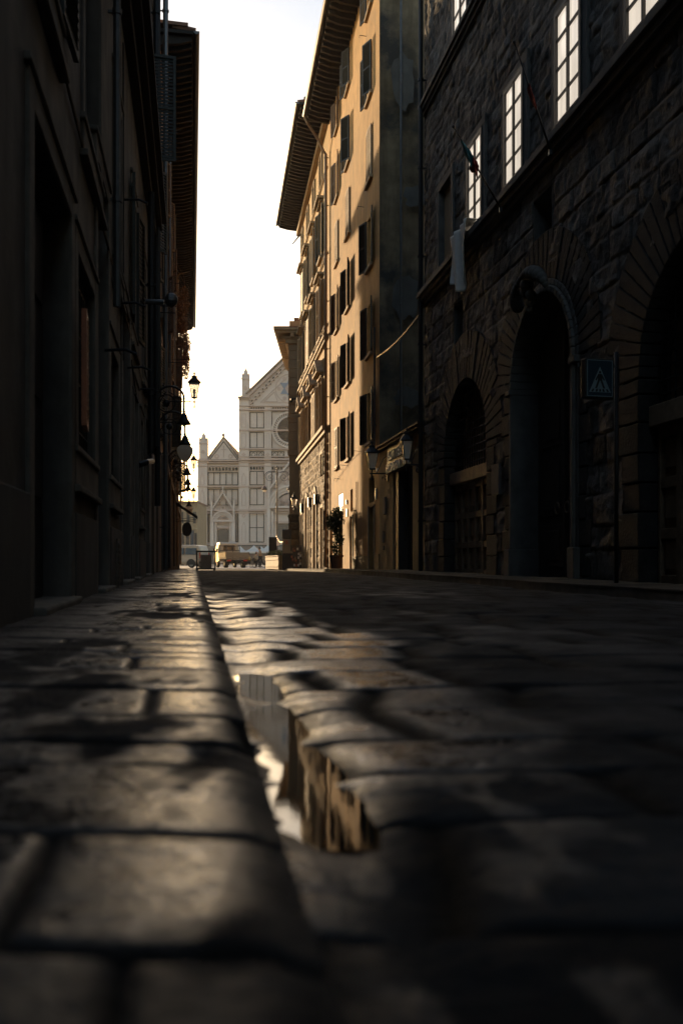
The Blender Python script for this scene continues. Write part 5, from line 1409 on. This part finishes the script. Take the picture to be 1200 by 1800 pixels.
# flatbed truck
tp = loc(409.5, 81.2); ta = math.atan2(.94, -.36)
TR = thing('flatbed_truck', tp, 'small tan flatbed truck with dropsides seen from behind', 'truck', None, ta)
m = MB(); m.box((.55, 0, .62), (4.6, .7, .16)); m.box((-1.42, 0, .60), (.08, 1.7, .14)); m.box((.2, 0, .45), (.16, 1.2, .16)); m.box((-.9, -.55, .5), (.5, .3, .25)); m.build('chassis', M['black'], TR, local=True)
m = MB(); m.box((-.2, 0, .82), (2.6, 1.98, .10)); bed = m.build('bed', M['bedw'], TR, local=True, bevel=.01)
def drop(c, d, nm):
    m = MB(); m.box(c, d); L_ = max(d[0], d[1]); ax = 0 if d[0] > d[1] else 1
    for k in range(3):
        off = [0, 0, (k-1)*.13]; dd = list(d); dd[2] = .05; dd[1-ax] = d[1-ax]+.03; m.box((c[0], c[1], c[2]+off[2]), dd)
    for k in (-1, 0, 1):
        cc = list(c); cc[ax] += k*L_*.48; dd = [.06, .06, d[2]+.03]; m.box(cc, dd)
    return m.build(nm, M['bedw'], bed, local=True)
drop((-1.52, 0, 1.10), (.04, 1.98, .42), 'tailgate'); drop((-.2, 1.0, 1.10), (2.6, .04, .42), 'dropside'); drop((-.2, -1.0, 1.10), (2.6, .04, .42), 'dropside')
m = MB(); m.box((1.16, 0, 1.45), (.06, 1.9, 1.15)); m.v = []; m.f = []
for y in (-.9, -.3, .3, .9): m.tube([(1.14, y, .85), (1.14, y, 1.92)], .03, 6)
for z in (1.5, 1.9): m.tube([(1.14, -.92, z), (1.14, .92, z)], .03, 6)
m.build('headboard', M['black'], TR, local=True)
prof = [(1.28, .55), (1.28, 1.3), (1.36, 2.12), (1.55, 2.22), (2.35, 2.2), (2.62, 2.08), (3.05, 1.3), (3.15, .95), (3.12, .45), (2.2, .42)]
ws = [.92, .95, .84, .80, .80, .82, .93, .94, .92, .92]
bodyloft(prof, ws).build('cab', M['cream'], TR, local=True, bevel=.06)
m = MB(); m.prism([(1.268, -.55, 1.5), (1.268, .55, 1.5), (1.318, .5, 1.98), (1.318, -.5, 1.98)], [(1.34, -.55, 1.5), (1.34, .55, 1.5), (1.40, .5, 1.98), (1.40, -.5, 1.98)]); m.build('rear_window', M['glass'], TR, local=True)
m = MB()
for sg in (-1, 1): m.mark(); m.prism([(1.6, sg*.90, 1.32), (2.75, sg*.90, 1.32), (2.45, sg*.80, 2.02), (1.62, sg*.79, 2.02)], [(1.6, sg*.965, 1.32), (2.75, sg*.955, 1.32), (2.45, sg*.862, 2.02), (1.62, sg*.862, 2.02)])
m.parts('side_window', M['glass'], TR, local=True)
for sg in (-1, 1):
    m = MB(); m.box((-1.48, sg*.72, .62), (.06, .34, .13)); m.build('tail_lamp', M['red'], TR, local=True, bevel=.01)
    m = MB(); m.box((-1.2, sg*.78, .42), (.03, .34, .36)); m.build('mud_flap', M['rubber'], TR, local=True)
    m = MB(); m.box((2.6, sg*1.06, 1.55), (.08, .16, .32)); m.tube([(2.6, sg*.9, 1.5), (2.6, sg*1.06, 1.5)], .015, 6); m.build('mirror', M['black'], TR, local=True, bevel=.02)
m = MB(); m.box((-1.5, 0, .64), (.03, .52, .12)); m.build('number_plate', M['white'], TR, local=True)
for x, dbl in ((-.55, True), (2.3, False)):
    for sg in (-1, 1): wheel(TR, (x, sg*.76, .34), .34, .34 if dbl else .22)

# people : one continuous skinned figure each, clothes as separate layers
def skin_mesh(name, pts, edges, radii, mat, parent, root=0, sub=2):
    me = bpy.data.meshes.new(name); me.from_pydata([tuple(p) for p in pts], edges, [])
    o = bpy.data.objects.new(name, me); COL.objects.link(o); o.parent = parent; me.materials.append(mat)
    sm = o.modifiers.new('skin', 'SKIN'); sm.use_smooth_shade = True
    sv = me.skin_vertices[0].data
    for i, r in enumerate(radii): sv[i].radius = (r, r) if not isinstance(r, tuple) else r; sv[i].use_root = (i == root)
    o.modifiers.new('smooth', 'SUBSURF').levels = sub; o.modifiers['smooth'].render_levels = sub
    return o
def person(loc_, rz, pose, label, coat, legs, group=None):
    t = thing('person', loc_, label, 'person', group, rz)
    J = pose; names = list(J); idx = {k: i for i, k in enumerate(names)}
    pts = [J[k] for k in names]
    chain = [('pelvis','waist'),('waist','chest'),('chest','neck'),('neck','skull'),('skull','crown'),
             ('pelvis','hipL'),('hipL','kneeL'),('kneeL','ankleL'),('ankleL','toeL'),('pelvis','hipR'),('hipR','kneeR'),('kneeR','ankleR'),('ankleR','toeR'),
             ('chest','shL'),('shL','elL'),('elL','wrL'),('wrL','palmL'),('chest','shR'),('shR','elR'),('elR','wrR'),('wrR','palmR')]
    rad = dict(pelvis=.14, waist=.125, chest=.145, neck=.055, skull=.095, crown=.075, hipL=.09, hipR=.09, kneeL=.062, kneeR=.062, ankleL=.042, ankleR=.042, toeL=.035, toeR=.035, shL=.062, shR=.062, elL=.043, elR=.043, wrL=.028, wrR=.028, palmL=.034, palmR=.034)
    edges = [(idx[a], idx[b]) for a, b in chain]; radii = [rad[k] for k in names]
    for s in 'LR':      # five fingers
        p = Vector(J['palm'+s]); d = (p - Vector(J['wr'+s])).normalized(); side = d.cross(Vector((0,1,0))).normalized()
        if side.length < .1: side = Vector((1,0,0))
        cv = Vector((0, 1 if s == 'R' else -1, 0))
        for k, (off, ln_) in enumerate(((-.026, .062), (-.009, .075), (.009, .072), (.026, .056))):
            a0 = p + side*off + d*.03; a1 = a0 + d*ln_*.55; a2 = a1 + d*ln_*.4 + cv*ln_*.25
            i0 = len(pts); pts += [a0, a1, a2]; radii += [.010, .009, .0075]; edges += [(idx['palm'+s], i0), (i0, i0+1), (i0+1, i0+2)]
        a0 = p - side*.035; a1 = a0 - side*.022 + d*.04; i0 = len(pts); pts += [a0, a1]; radii += [.012, .009]; edges += [(idx['palm'+s], i0), (i0, i0+1)]
    # nose
    h = Vector(J['skull']); f = Vector(J['face']); i0 = len(pts)
    skin_mesh('body', pts, [e for e in edges if idx.get('face') not in e], radii, M['skin'], t) if 'face' not in J else None
    return t, J
def figure(loc_, rz, J, label, coat, legs, group=None, skirt=0.0):
    face = J.pop('face', None)
    t, J = person(loc_, rz, dict(J), label, coat, legs, group) if False else (thing('person', loc_, label, 'person', group, rz), J)
    names = list(J); idx = {k: i for i, k in enumerate(names)}; pts = [Vector(J[k]) for k in names]
    chain = [('pelvis','waist'),('waist','chest'),('chest','neck'),('neck','skull'),('skull','crown'),
             ('pelvis','hipL'),('hipL','kneeL'),('kneeL','ankleL'),('ankleL','toeL'),('pelvis','hipR'),('hipR','kneeR'),('kneeR','ankleR'),('ankleR','toeR'),
             ('chest','shL'),('shL','elL'),('elL','wrL'),('wrL','palmL'),('chest','shR'),('shR','elR'),('elR','wrR'),('wrR','palmR')]
    rad = dict(pelvis=.13, waist=.115, chest=.135, neck=.055, skull=.092, crown=.07, hipL=.085, hipR=.085, kneeL=.058, kneeR=.058, ankleL=.04, ankleR=.04, toeL=.034, toeR=.034, shL=.058, shR=.058, elL=.042, elR=.042, wrL=.028, wrR=.028, palmL=.034, palmR=.034)
    edges = [(idx[a], idx[b]) for a, b in chain]; radii = [rad[k] for k in names]
    for s in 'LR':
        p = pts[idx['palm'+s]]; d = (p - pts[idx['wr'+s]]).normalized(); side = d.cross(Vector((0,1,0))).normalized(); cv = side.cross(d)
        for off, ln_ in ((-.026, .062), (-.009, .075), (.009, .072), (.026, .056)):
            a0 = p + side*off + d*.03; a1 = a0 + d*ln_*.55 + cv*ln_*.12; a2 = a1 + d*ln_*.35 + cv*ln_*.35; i0 = len(pts)
            pts += [a0, a1, a2]; radii += [.010, .009, .0075]; edges += [(idx['palm'+s], i0), (i0, i0+1), (i0+1, i0+2)]
        a0 = p - side*.035; a1 = a0 - side*.02 + d*.045; i0 = len(pts); pts += [a0, a1]; radii += [.012, .009]; edges += [(idx['palm'+s], i0), (i0, i0+1)]
    hd = pts[idx['skull']]; fw = Vector(face)
    i0 = len(pts); pts += [hd + fw*.105 + Vector((0,0,-.01))]; radii += [.016]; edges += [(idx['skull'], i0)]
    i0 = len(pts); pts += [hd + fw*.06 + Vector((0,0,-.095))]; radii += [.04]; edges += [(idx['skull'], i0)]
    sdv = Vector((-fw.y, fw.x, 0))
    for q in (-1, 1): i0 = len(pts); pts += [hd + sdv*.095*q + Vector((0,0,-.005))]; radii += [.018]; edges += [(idx['skull'], i0)]
    skin_mesh('body', pts, edges, radii, M['skin'], t)
    def layer(name, chain_, grow, mat, rr=None):
        ks = []
        for a, b in chain_:
            for k in (a, b):
                if k not in ks: ks.append(k)
        im = {k: i for i, k in enumerate(ks)}
        skin_mesh(name, [J[k] for k in ks], [(im[a], im[b]) for a, b in chain_], [(rr or {}).get(k, rad.get(k, .05)+grow) for k in ks], mat, t)
    J['ankL2'] = tuple(Vector(J['kneeL']).lerp(Vector(J['ankleL']), .93)); J['ankR2'] = tuple(Vector(J['kneeR']).lerp(Vector(J['ankleR']), .93))
    J['wrL2'] = tuple(Vector(J['elL']).lerp(Vector(J['wrL']), .92)); J['wrR2'] = tuple(Vector(J['elR']).lerp(Vector(J['wrR']), .92)); J['nk2'] = tuple(Vector(J['chest']).lerp(Vector(J['neck']), .6))
    layer('trousers', [('pelvis','hipL'),('hipL','kneeL'),('kneeL','ankL2'),('pelvis','hipR'),('hipR','kneeR'),('kneeR','ankR2')], .022, legs, dict(ankL2=.075, ankR2=.075, kneeL=.085, kneeR=.085))
    layer('jacket', [('pelvis','waist'),('waist','chest'),('chest','nk2'),('chest','shL'),('shL','elL'),('elL','wrL2'),('chest','shR'),('shR','elR'),('elR','wrR2')], .032, coat, dict(pelvis=.185, waist=.165, nk2=.085, wrL2=.055, wrR2=.055, elL=.07, elR=.07, shL=.085, shR=.085))
    for s in 'LR':
        m = MB(); a = Vector(J['ankle'+s]); b = Vector(J['toe'+s]); d = (b-a).normalized()
        m.tube([a - d*.06 + Vector((0,0,-.02)), a + Vector((0,0,-.015)), b, b + d*.05], [.045, .05, .046, .03], 10); m.build('shoe', M['shoe'], t, local=True, smooth=True)
    m = MB(); c = hd + Vector((0,0,.045)) - fw*.022
    m.lathe(c, [(.098, -.07), (.108, -.02), (.105, .03), (.08, .075), (.04, .098), (.004, .104)], 14); m.build('hair', M['hair'], t, local=True, smooth=True)
    # eyes and mouth
    m = MB()
    for q in (-1, 1): m.ball(hd + fw*.082 + sdv*.032*q + Vector((0,0,.018)), .012, 5)
    m.box(hd + fw*.078 + Vector((0,0,-.058)), (.02, .02, .008)); m.build('face_features', M['hair'], t, local=True)
    return t
walk = dict(pelvis=(0,0,.93), waist=(.02,0,1.08), chest=(.05,0,1.30), neck=(.07,0,1.47), skull=(.10,0,1.60), crown=(.09,0,1.69),
    hipL=(0,.09,.88), kneeL=(.26,.09,.50), ankleL=(.36,.09,.09), toeL=(.52,.09,.05), hipR=(0,-.09,.88), kneeR=(-.12,-.09,.48), ankleR=(-.46,-.09,.17), toeR=(-.36,-.09,.06),
    shL=(.04,.18,1.38), elL=(.04,.24,1.11), wrL=(.24,.18,1.22), palmL=(.30,.15,1.28), shR=(.05,-.18,1.38), elR=(-.02,-.25,1.11), wrR=(.2,-.2,1.2), palmR=(.28,-.15,1.27), face=(1,0,-.1))
wp = loc(458, 78.0)
figure(wp, math.pi, walk, 'person in a tan jacket and dark trousers striding past and looking at a phone', M['jacket'], M['trous'])
ph = MB(); ph.box(wp + Vector((-.33, 0.0, 1.30)), (.015, .075, .15)); o = ph.build('phone', M['black']); tag(o, 'small dark phone held in front of the walking person', 'phone')
sit = dict(pelvis=(0,0,.52), waist=(-.02,0,.68), chest=(.03,0,.92), neck=(.06,0,1.09), skull=(.09,0,1.22), crown=(.08,0,1.31),
    hipL=(.05,.09,.50), kneeL=(.45,.11,.50), ankleL=(.45,.11,.09), toeL=(.6,.11,.05), hipR=(.05,-.09,.50), kneeR=(.45,-.11,.50), ankleR=(.40,-.11,.09), toeR=(.55,-.11,.05),
    shL=(.03,.18,1.0), elL=(.12,.24,.75), wrL=(.36,.2,.76), palmL=(.44,.18,.78), shR=(.03,-.18,1.0), elR=(.12,-.24,.75), wrR=(.36,-.2,.76), palmR=(.44,-.18,.78), face=(1,0,0))
def chair(loc_, rz, label):
    t = thing('cafe_chair', loc_, label, 'chair', 'cafe chairs on the square', rz)
    m = MB(); m.box((.08, 0, .44), (.42, .42, .04)); m.build('seat', M['black'], t, local=True, bevel=.01)
    m = MB(); m.box((-.15, 0, .72), (.03, .42, .32)); m.build('backrest', M['black'], t, local=True, bevel=.01)
    for x in (-.11, .27):
        for y in (-.19, .19):
            m = MB(); m.tube([(x, y, .0), (x, y, .42 if x > 0 else .86)], .015, 6); m.build('leg', M['black'], t, local=True)
    return t
for px, y, rz, co, lb, lc in ((438, 82.5, R(-160), M['yell'], 'seated person in a yellow jumper behind the walking person', 'black cafe chair under the person in the yellow jumper'), (449, 83.6, R(-20), M['jacket'], 'seated person in a tan coat facing the yellow jumper', 'black cafe chair under the person in the tan coat')):
    p = loc(px, y); figure(p, rz, dict(sit), lb, co, M['trous']); chair(p, rz, lc)
p = loc(443.5, 83.0)
TB = thing('cafe_table', p, 'small round cafe table between the two seated people', 'table')
m = MB(); m.lathe((0,0,.70), [(.32, 0), (.32, .03)], 18); m.build('tabletop', M['black'], TB, local=True)
m = MB(); m.tube([(0,0,.03), (0,0,.70)], .03, 8); m.lathe((0,0,0), [(.22, 0), (.2, .03)], 14); m.build('pedestal', M['black'], TB, local=True)
p = loc(465.5, 84.5)
t2 = dup(TB, p, 0, 'small round cafe table on its own to the right of the seated people')
chair(p + Vector((-.75, .1, 0)), R(0), 'empty black cafe chair left of the lone cafe table'); chair(p + Vector((.7, .2, 0)), R(180), 'empty black cafe chair right of the lone cafe table by the planter')
# market tents
def tent(px, y, w_, label):
    p = loc(px, y); t = thing('market_tent', p, label, 'tent', 'white market tents before the church')
    m = MB(); h = w_/2; ze, zp = 2.2, 3.25
    E = [(-h,-h,ze), (h,-h,ze), (h,h,ze), (-h,h,ze)]
    for i in range(4):
        a, b = Vector(E[i]), Vector(E[(i+1) % 4]); mid = (a+b)/2*.52 + Vector((0,0,0)); 
        c1 = a*.5; c1.z = ze+.38; c2 = b*.5; c2.z = ze+.38
        m.quad(a, b, c2, c1); m.quad(c1, c2, (0,0,zp)); m.quad(a, b, b-Vector((0,0,.3)), a-Vector((0,0,.3)))
    m.build('canopy', M['tent'], t, local=True, fix=False)
    for x in (-h, h):
        for yy_ in (-h, h):
            m = MB(); m.tube([(x*.98, yy_*.98, 0), (x*.98, yy_*.98, ze)], .03, 6); m.build('leg', M['zinc'], t, local=True)
    m = MB(); m.box((0, h*.7, .55), (w_*.9, .6, 1.1)); m.box((0, h*.97, 1.3), (w_*.96, .03, 1.6)); m.build('counter', M['slate'], t, local=True)
tent(446.5, 158, 3.0, 'white peaked market tent directly behind the walking person'); tent(471, 155, 3.0, 'white peaked market tent beside the lamp post'); tent(459, 166, 2.8, 'white market tent set back between two others'); tent(422, 160, 2.6, 'white market tent peeking over the truck tailgate'); tent(411, 168, 2.6, 'white market tent half hidden by the truck cab')
# glass screen board by the kerb
p = Vector((-6.49, 45, float(gz(45))))
G = thing('glass_screen', p, 'black framed clear screen standing on the paving by the kerb', 'screen', None, R(4))
m = MB(); W_, Hh = .94, .92
for x in (-W_/2+.03, W_/2-.03): m.box((x, 0, Hh/2+.04), (.06, .05, Hh))
for z in (.09, Hh): m.box((0, 0, z), (W_-.12, .048, .07))
for x in (-W_/2+.06, W_/2-.06): m.box((x, 0, .03), (.08, .5, .06))
m.build('frame', M['black'], G, local=True)
m = MB(); m.box((0, 0, Hh/2+.05), (W_-.11, .012, Hh-.14)); m.build('pane', M['clear'], G, local=True)
m = MB(); m.box((.0, .16, .42), (.5, .2, .66)); m.build('menu_holder', M['ltrim'], G, local=True)
# terrace fence with plants, boards, lamps
a, b = Vector((-3.74, 56.2, -.22)), Vector((-4.86, 60.6, -.24)); tv = (b-a).normalized(); nv = Vector((-tv.y, tv.x, 0))
PF = thing('planter_fence', a, 'pale wooden plank planter edging the cafe terrace', 'planter')
m = MB(); Ln = (b-a).length; n = 15
for i in range(n): m.obox(a, tv, nv, (0,0,1), (Ln*i/n+.012, Ln*(i+1)/n-.012), (0, .025), (.05, .84))
m.obox(a, tv, nv, (0,0,1), (0, Ln), (.026, .06), (.62, .72)); m.obox(a, tv, nv, (0,0,1), (0, Ln), (.026, .06), (.2, .28)); m.obox(a, tv, nv, (0,0,1), (-.02, Ln+.02), (-.45, .07), (.841, .88)); m.obox(a, tv, nv, (0,0,1), (0, .03), (-.44, 0), (.0, .84)); m.obox(a, tv, nv, (0,0,1), (0, Ln), (-.44, -.41), (.0, .84))
m.build('planks', M['plank'], PF)
HP = thing('terrace_hedge', a + tv*2 + Vector((0,0,.88)), 'clipped leafy plants with small flowers growing in the plank planter', 'plants')
leaves('foliage', [(a + tv*(.25+.42*i) - nv*.18 + Vector((0,0,1.02)), (.24, .24, .2), 150) for i in range(10)], 0, .045, M['leaf'], HP, 21)
leaves('flowers', [(a + tv*(.25+.42*i) - nv*.15 + Vector((0,0,1.06)), (.26, .26, .2), 9) for i in range(10)], 0, .022, M['bulb'] if False else M['yell'], HP, 22)
p = Vector((-3.27, 56.0, -.22))
TOT = thing('menu_totem', p, 'tall narrow terrace kiosk with black base, pale wood middle and dark top', 'kiosk')
m = MB(); m.box(p + Vector((0, .3, .5)), (.52, .5, 1.0)); m.build('base', M['black'], TOT, bevel=.01)
m = MB(); m.box(p + Vector((0, .3, 1.43)), (.50, .46, .86)); m.build('wood_panel', M['tanst'], TOT, bevel=.01)
m = MB(); m.box(p + Vector((0, .3, 2.14)), (.54, .5, .56)); m.build('top_box', M['black'], TOT, bevel=.02)
m = MB(); m.box(p + Vector((0, .06, 1.65)), (.18, .012, .22)); m.build('menu_card', M['redsh'], TOT)
p = Vector((-4.42, 60.0, -.24))
BB = thing('display_board', p, 'tall black upright board behind the plank planter', 'board')
m = MB(); m.box(p + Vector((0, .4, 1.0)), (.50, .08, 2.2)); m.build('panel', M['black'], BB, bevel=.01)
m = MB(); m.box(p + Vector((0, .4, .04)), (.6, .5, .08)); m.build('foot', M['black'], BB)
# string of bulbs
SL = thing('string_lights', (-4.0, 58.5, 1.9), 'drooping string of glowing bulbs between board and kiosk', 'lights')
A_, B_ = Vector((-4.2, 60.3, 2.02)), Vector((-3.3, 56.1, 1.86)); pts = [A_.lerp(B_, i/20) - Vector((0,0,.42*math.sin(math.pi*i/20))) for i in range(21)]
m = MB(); m.tube(pts, .012, 5); m.build('wire', M['black'], SL)
for i in range(1, 21, 2):
    m = MB(); m.ball(pts[i] - Vector((0,0,.04)), .032, 6); m.build('bulb', M['bulb'], SL, smooth=True)
# postcard stand against the palazzo
p = FR3.p(53.2, .42, float(gz(53))+.08)
PS = thing('postcard_stand', p, 'dark display stand crowded with red and white cards by the palazzo door', 'display stand')
m = MB(); m.box(p + Vector((0, 0, .62)), (.06, .9, 1.24)); m.box(p + Vector((0, 0, .03)), (.5, 1.0, .06)); m.tube([p + Vector((-.3,-.48,0)), p + Vector((-.3,-.48,1.3))], .02, 6); m.tube([p + Vector((.3,-.48,0)), p + Vector((.3,-.48,1.3))], .02, 6); m.box(p + Vector((0, -.48, 1.3)), (.64, .03, .03)); m.build('rack', M['black'], PS)
for k, mt in enumerate(('redsh', 'tanst', 'terra', 'white')):
    m = MB()
    for _ in range(7):
        m.mark(); m.box(p + Vector((rnd.uniform(-.26, .26), -.50 - .012*k, rnd.uniform(.15, 1.2))), (.10, .008, .14))
    m.parts('card', M[mt], PS)
m = MB(); m.box(p + Vector((0, -.47, .66)), (.56, .03, 1.2)); m.build('back_panel', M['door'], PS)
# street lamp of the square
p = loc(487, 72)
LP = thing('square_lamp_post', p, 'tall grey lamp post with two scrolled arms and hanging lamps', 'lamp post')
m = MB(); m.lathe(p, [(.16, 0), (.16, .5), (.09, .6), (.075, 3.0), (.06, 7.0), (.05, 7.75), (.02, 7.9)], 12); m.build('pole', M['zinc'], LP, smooth=True)
for sg in (-1, 1):
    m = MB(); c = p + Vector((sg*.52, 0, 7.0))
    m.tube([p + Vector((0, 0, 6.9)), p + Vector((sg*.08, 0, 7.4))] + [c + Vector((sg*-.45*math.cos(x), 0, .45*math.sin(x))) for x in np.linspace(.9, 2.9, 14)] + [p + Vector((sg*.95, 0, 6.6)), p + Vector((sg*.97, 0, 6.35))], .028, 8)
    m.tube([c + Vector((sg*(.42 - .03*x)*math.cos(x)*-1, 0, (.42-.03*x)*math.sin(x))) for x in np.linspace(1, 13, 60)], .02, 6); m.build('arm', M['zinc'], LP)
    m = MB(); q = p + Vector((sg*.97, 0, 6.0)); m.lathe(q, [(.10, .0), (.24, .06), (.16, .2), (.06, .3), (.03, .36)], 12); m.build('lamp_shade', M['zinc'], LP, smooth=True)
    m = MB(); m.lathe(q, [(.002, -.14), (.12, -.1), (.2, -.002)], 12); m.build('lamp_glass', M['globe'], LP, smooth=True)
# small round sign low on the lamp post
sp = MB(); q = p + Vector((0, -.12, 2.0)); sp.box(q, (.36, .03, .5)); sp.tube([q + Vector((0, .02, 0)), q + Vector((0, .12, 0))], .03, 6); o = sp.build('post_sign', M['white'], LP)
# climbing shrub in a pot before the ochre house
p = FR3.p(34.6, .5, float(gz(34.6)) + .10)
SH = thing('potted_climber', p, 'bushy climbing shrub in a pot against the ochre wall', 'plant')
m = MB(); m.lathe(p, [(.17, 0), (.24, .42), (.27, .44), (.27, .5), (.22, .5)], 16); m.build('pot', M['terra'], SH, smooth=False)
m = MB(); m.tube([p + Vector((0,0,.4)), p + Vector((.03,.05,1.0)), p + Vector((-.03,0,1.8))], [.03,.025,.015], 6)
for k in range(8): a_ = k*.8; m.tube([p + Vector((0,0,.9+.1*k)), p + Vector((.3*math.cos(a_), .4*math.sin(a_), 1.25+.12*k))], .010, 5)
m.build('trunk', M['bark'], SH)
leaves('crown', [(p + Vector((rnd.uniform(-.12,.12), rnd.uniform(-.3,.3), z)), (.26*k, .42*k, .24), int(240*k)) for z, k in ((.65,.6),(.85,.7),(1.05,.7),(1.25,.75),(1.45,.9),(1.65,1.2),(1.85,1.3),(2.0,1.1),(2.12,.7),(1.75,1.35),(1.6,1.25))], 0, .05, M['leaf'], SH, 31)
# overhead cable from palace to ochre corner
m = MB(); A_, B_ = FR1.p(Y_SHOP-.05, .12, 6.3), FR3.p(Y_OCH+.2, .05, 6.5); m.tube([A_.lerp(B_, i/10) - Vector((0,0,.12*math.sin(math.pi*i/10))) for i in range(11)], .022, 6)
tag(m.build('overhead_cable', M['zinc']), 'pale cable slanting from the palace corner to the ochre house', 'cable')

# ------------------------------------------------------------------ morning haze over the street and square
m = MB(); m.obox((0,0,0), (1,0,0), (0,1,0), (0,0,1), (-75, 75), (-20, 240), (-2.0, 48.0))
hm = bpy.data.materials.new('haze_air'); hm.use_nodes = True; hn = hm.node_tree
hn.nodes.remove(hn.nodes['Principled BSDF']); pv = hn.nodes.new('ShaderNodeVolumePrincipled')
pv.inputs['Color'].default_value = (1, .95, .9, 1); pv.inputs['Density'].default_value = HAZE; pv.inputs['Anisotropy'].default_value = .2
hn.links.new(pv.outputs[0], hn.nodes['Material Output'].inputs['Volume'])
tag(m.build('haze', hm), kind='stuff')
scene.cycles.volume_bounces = 0
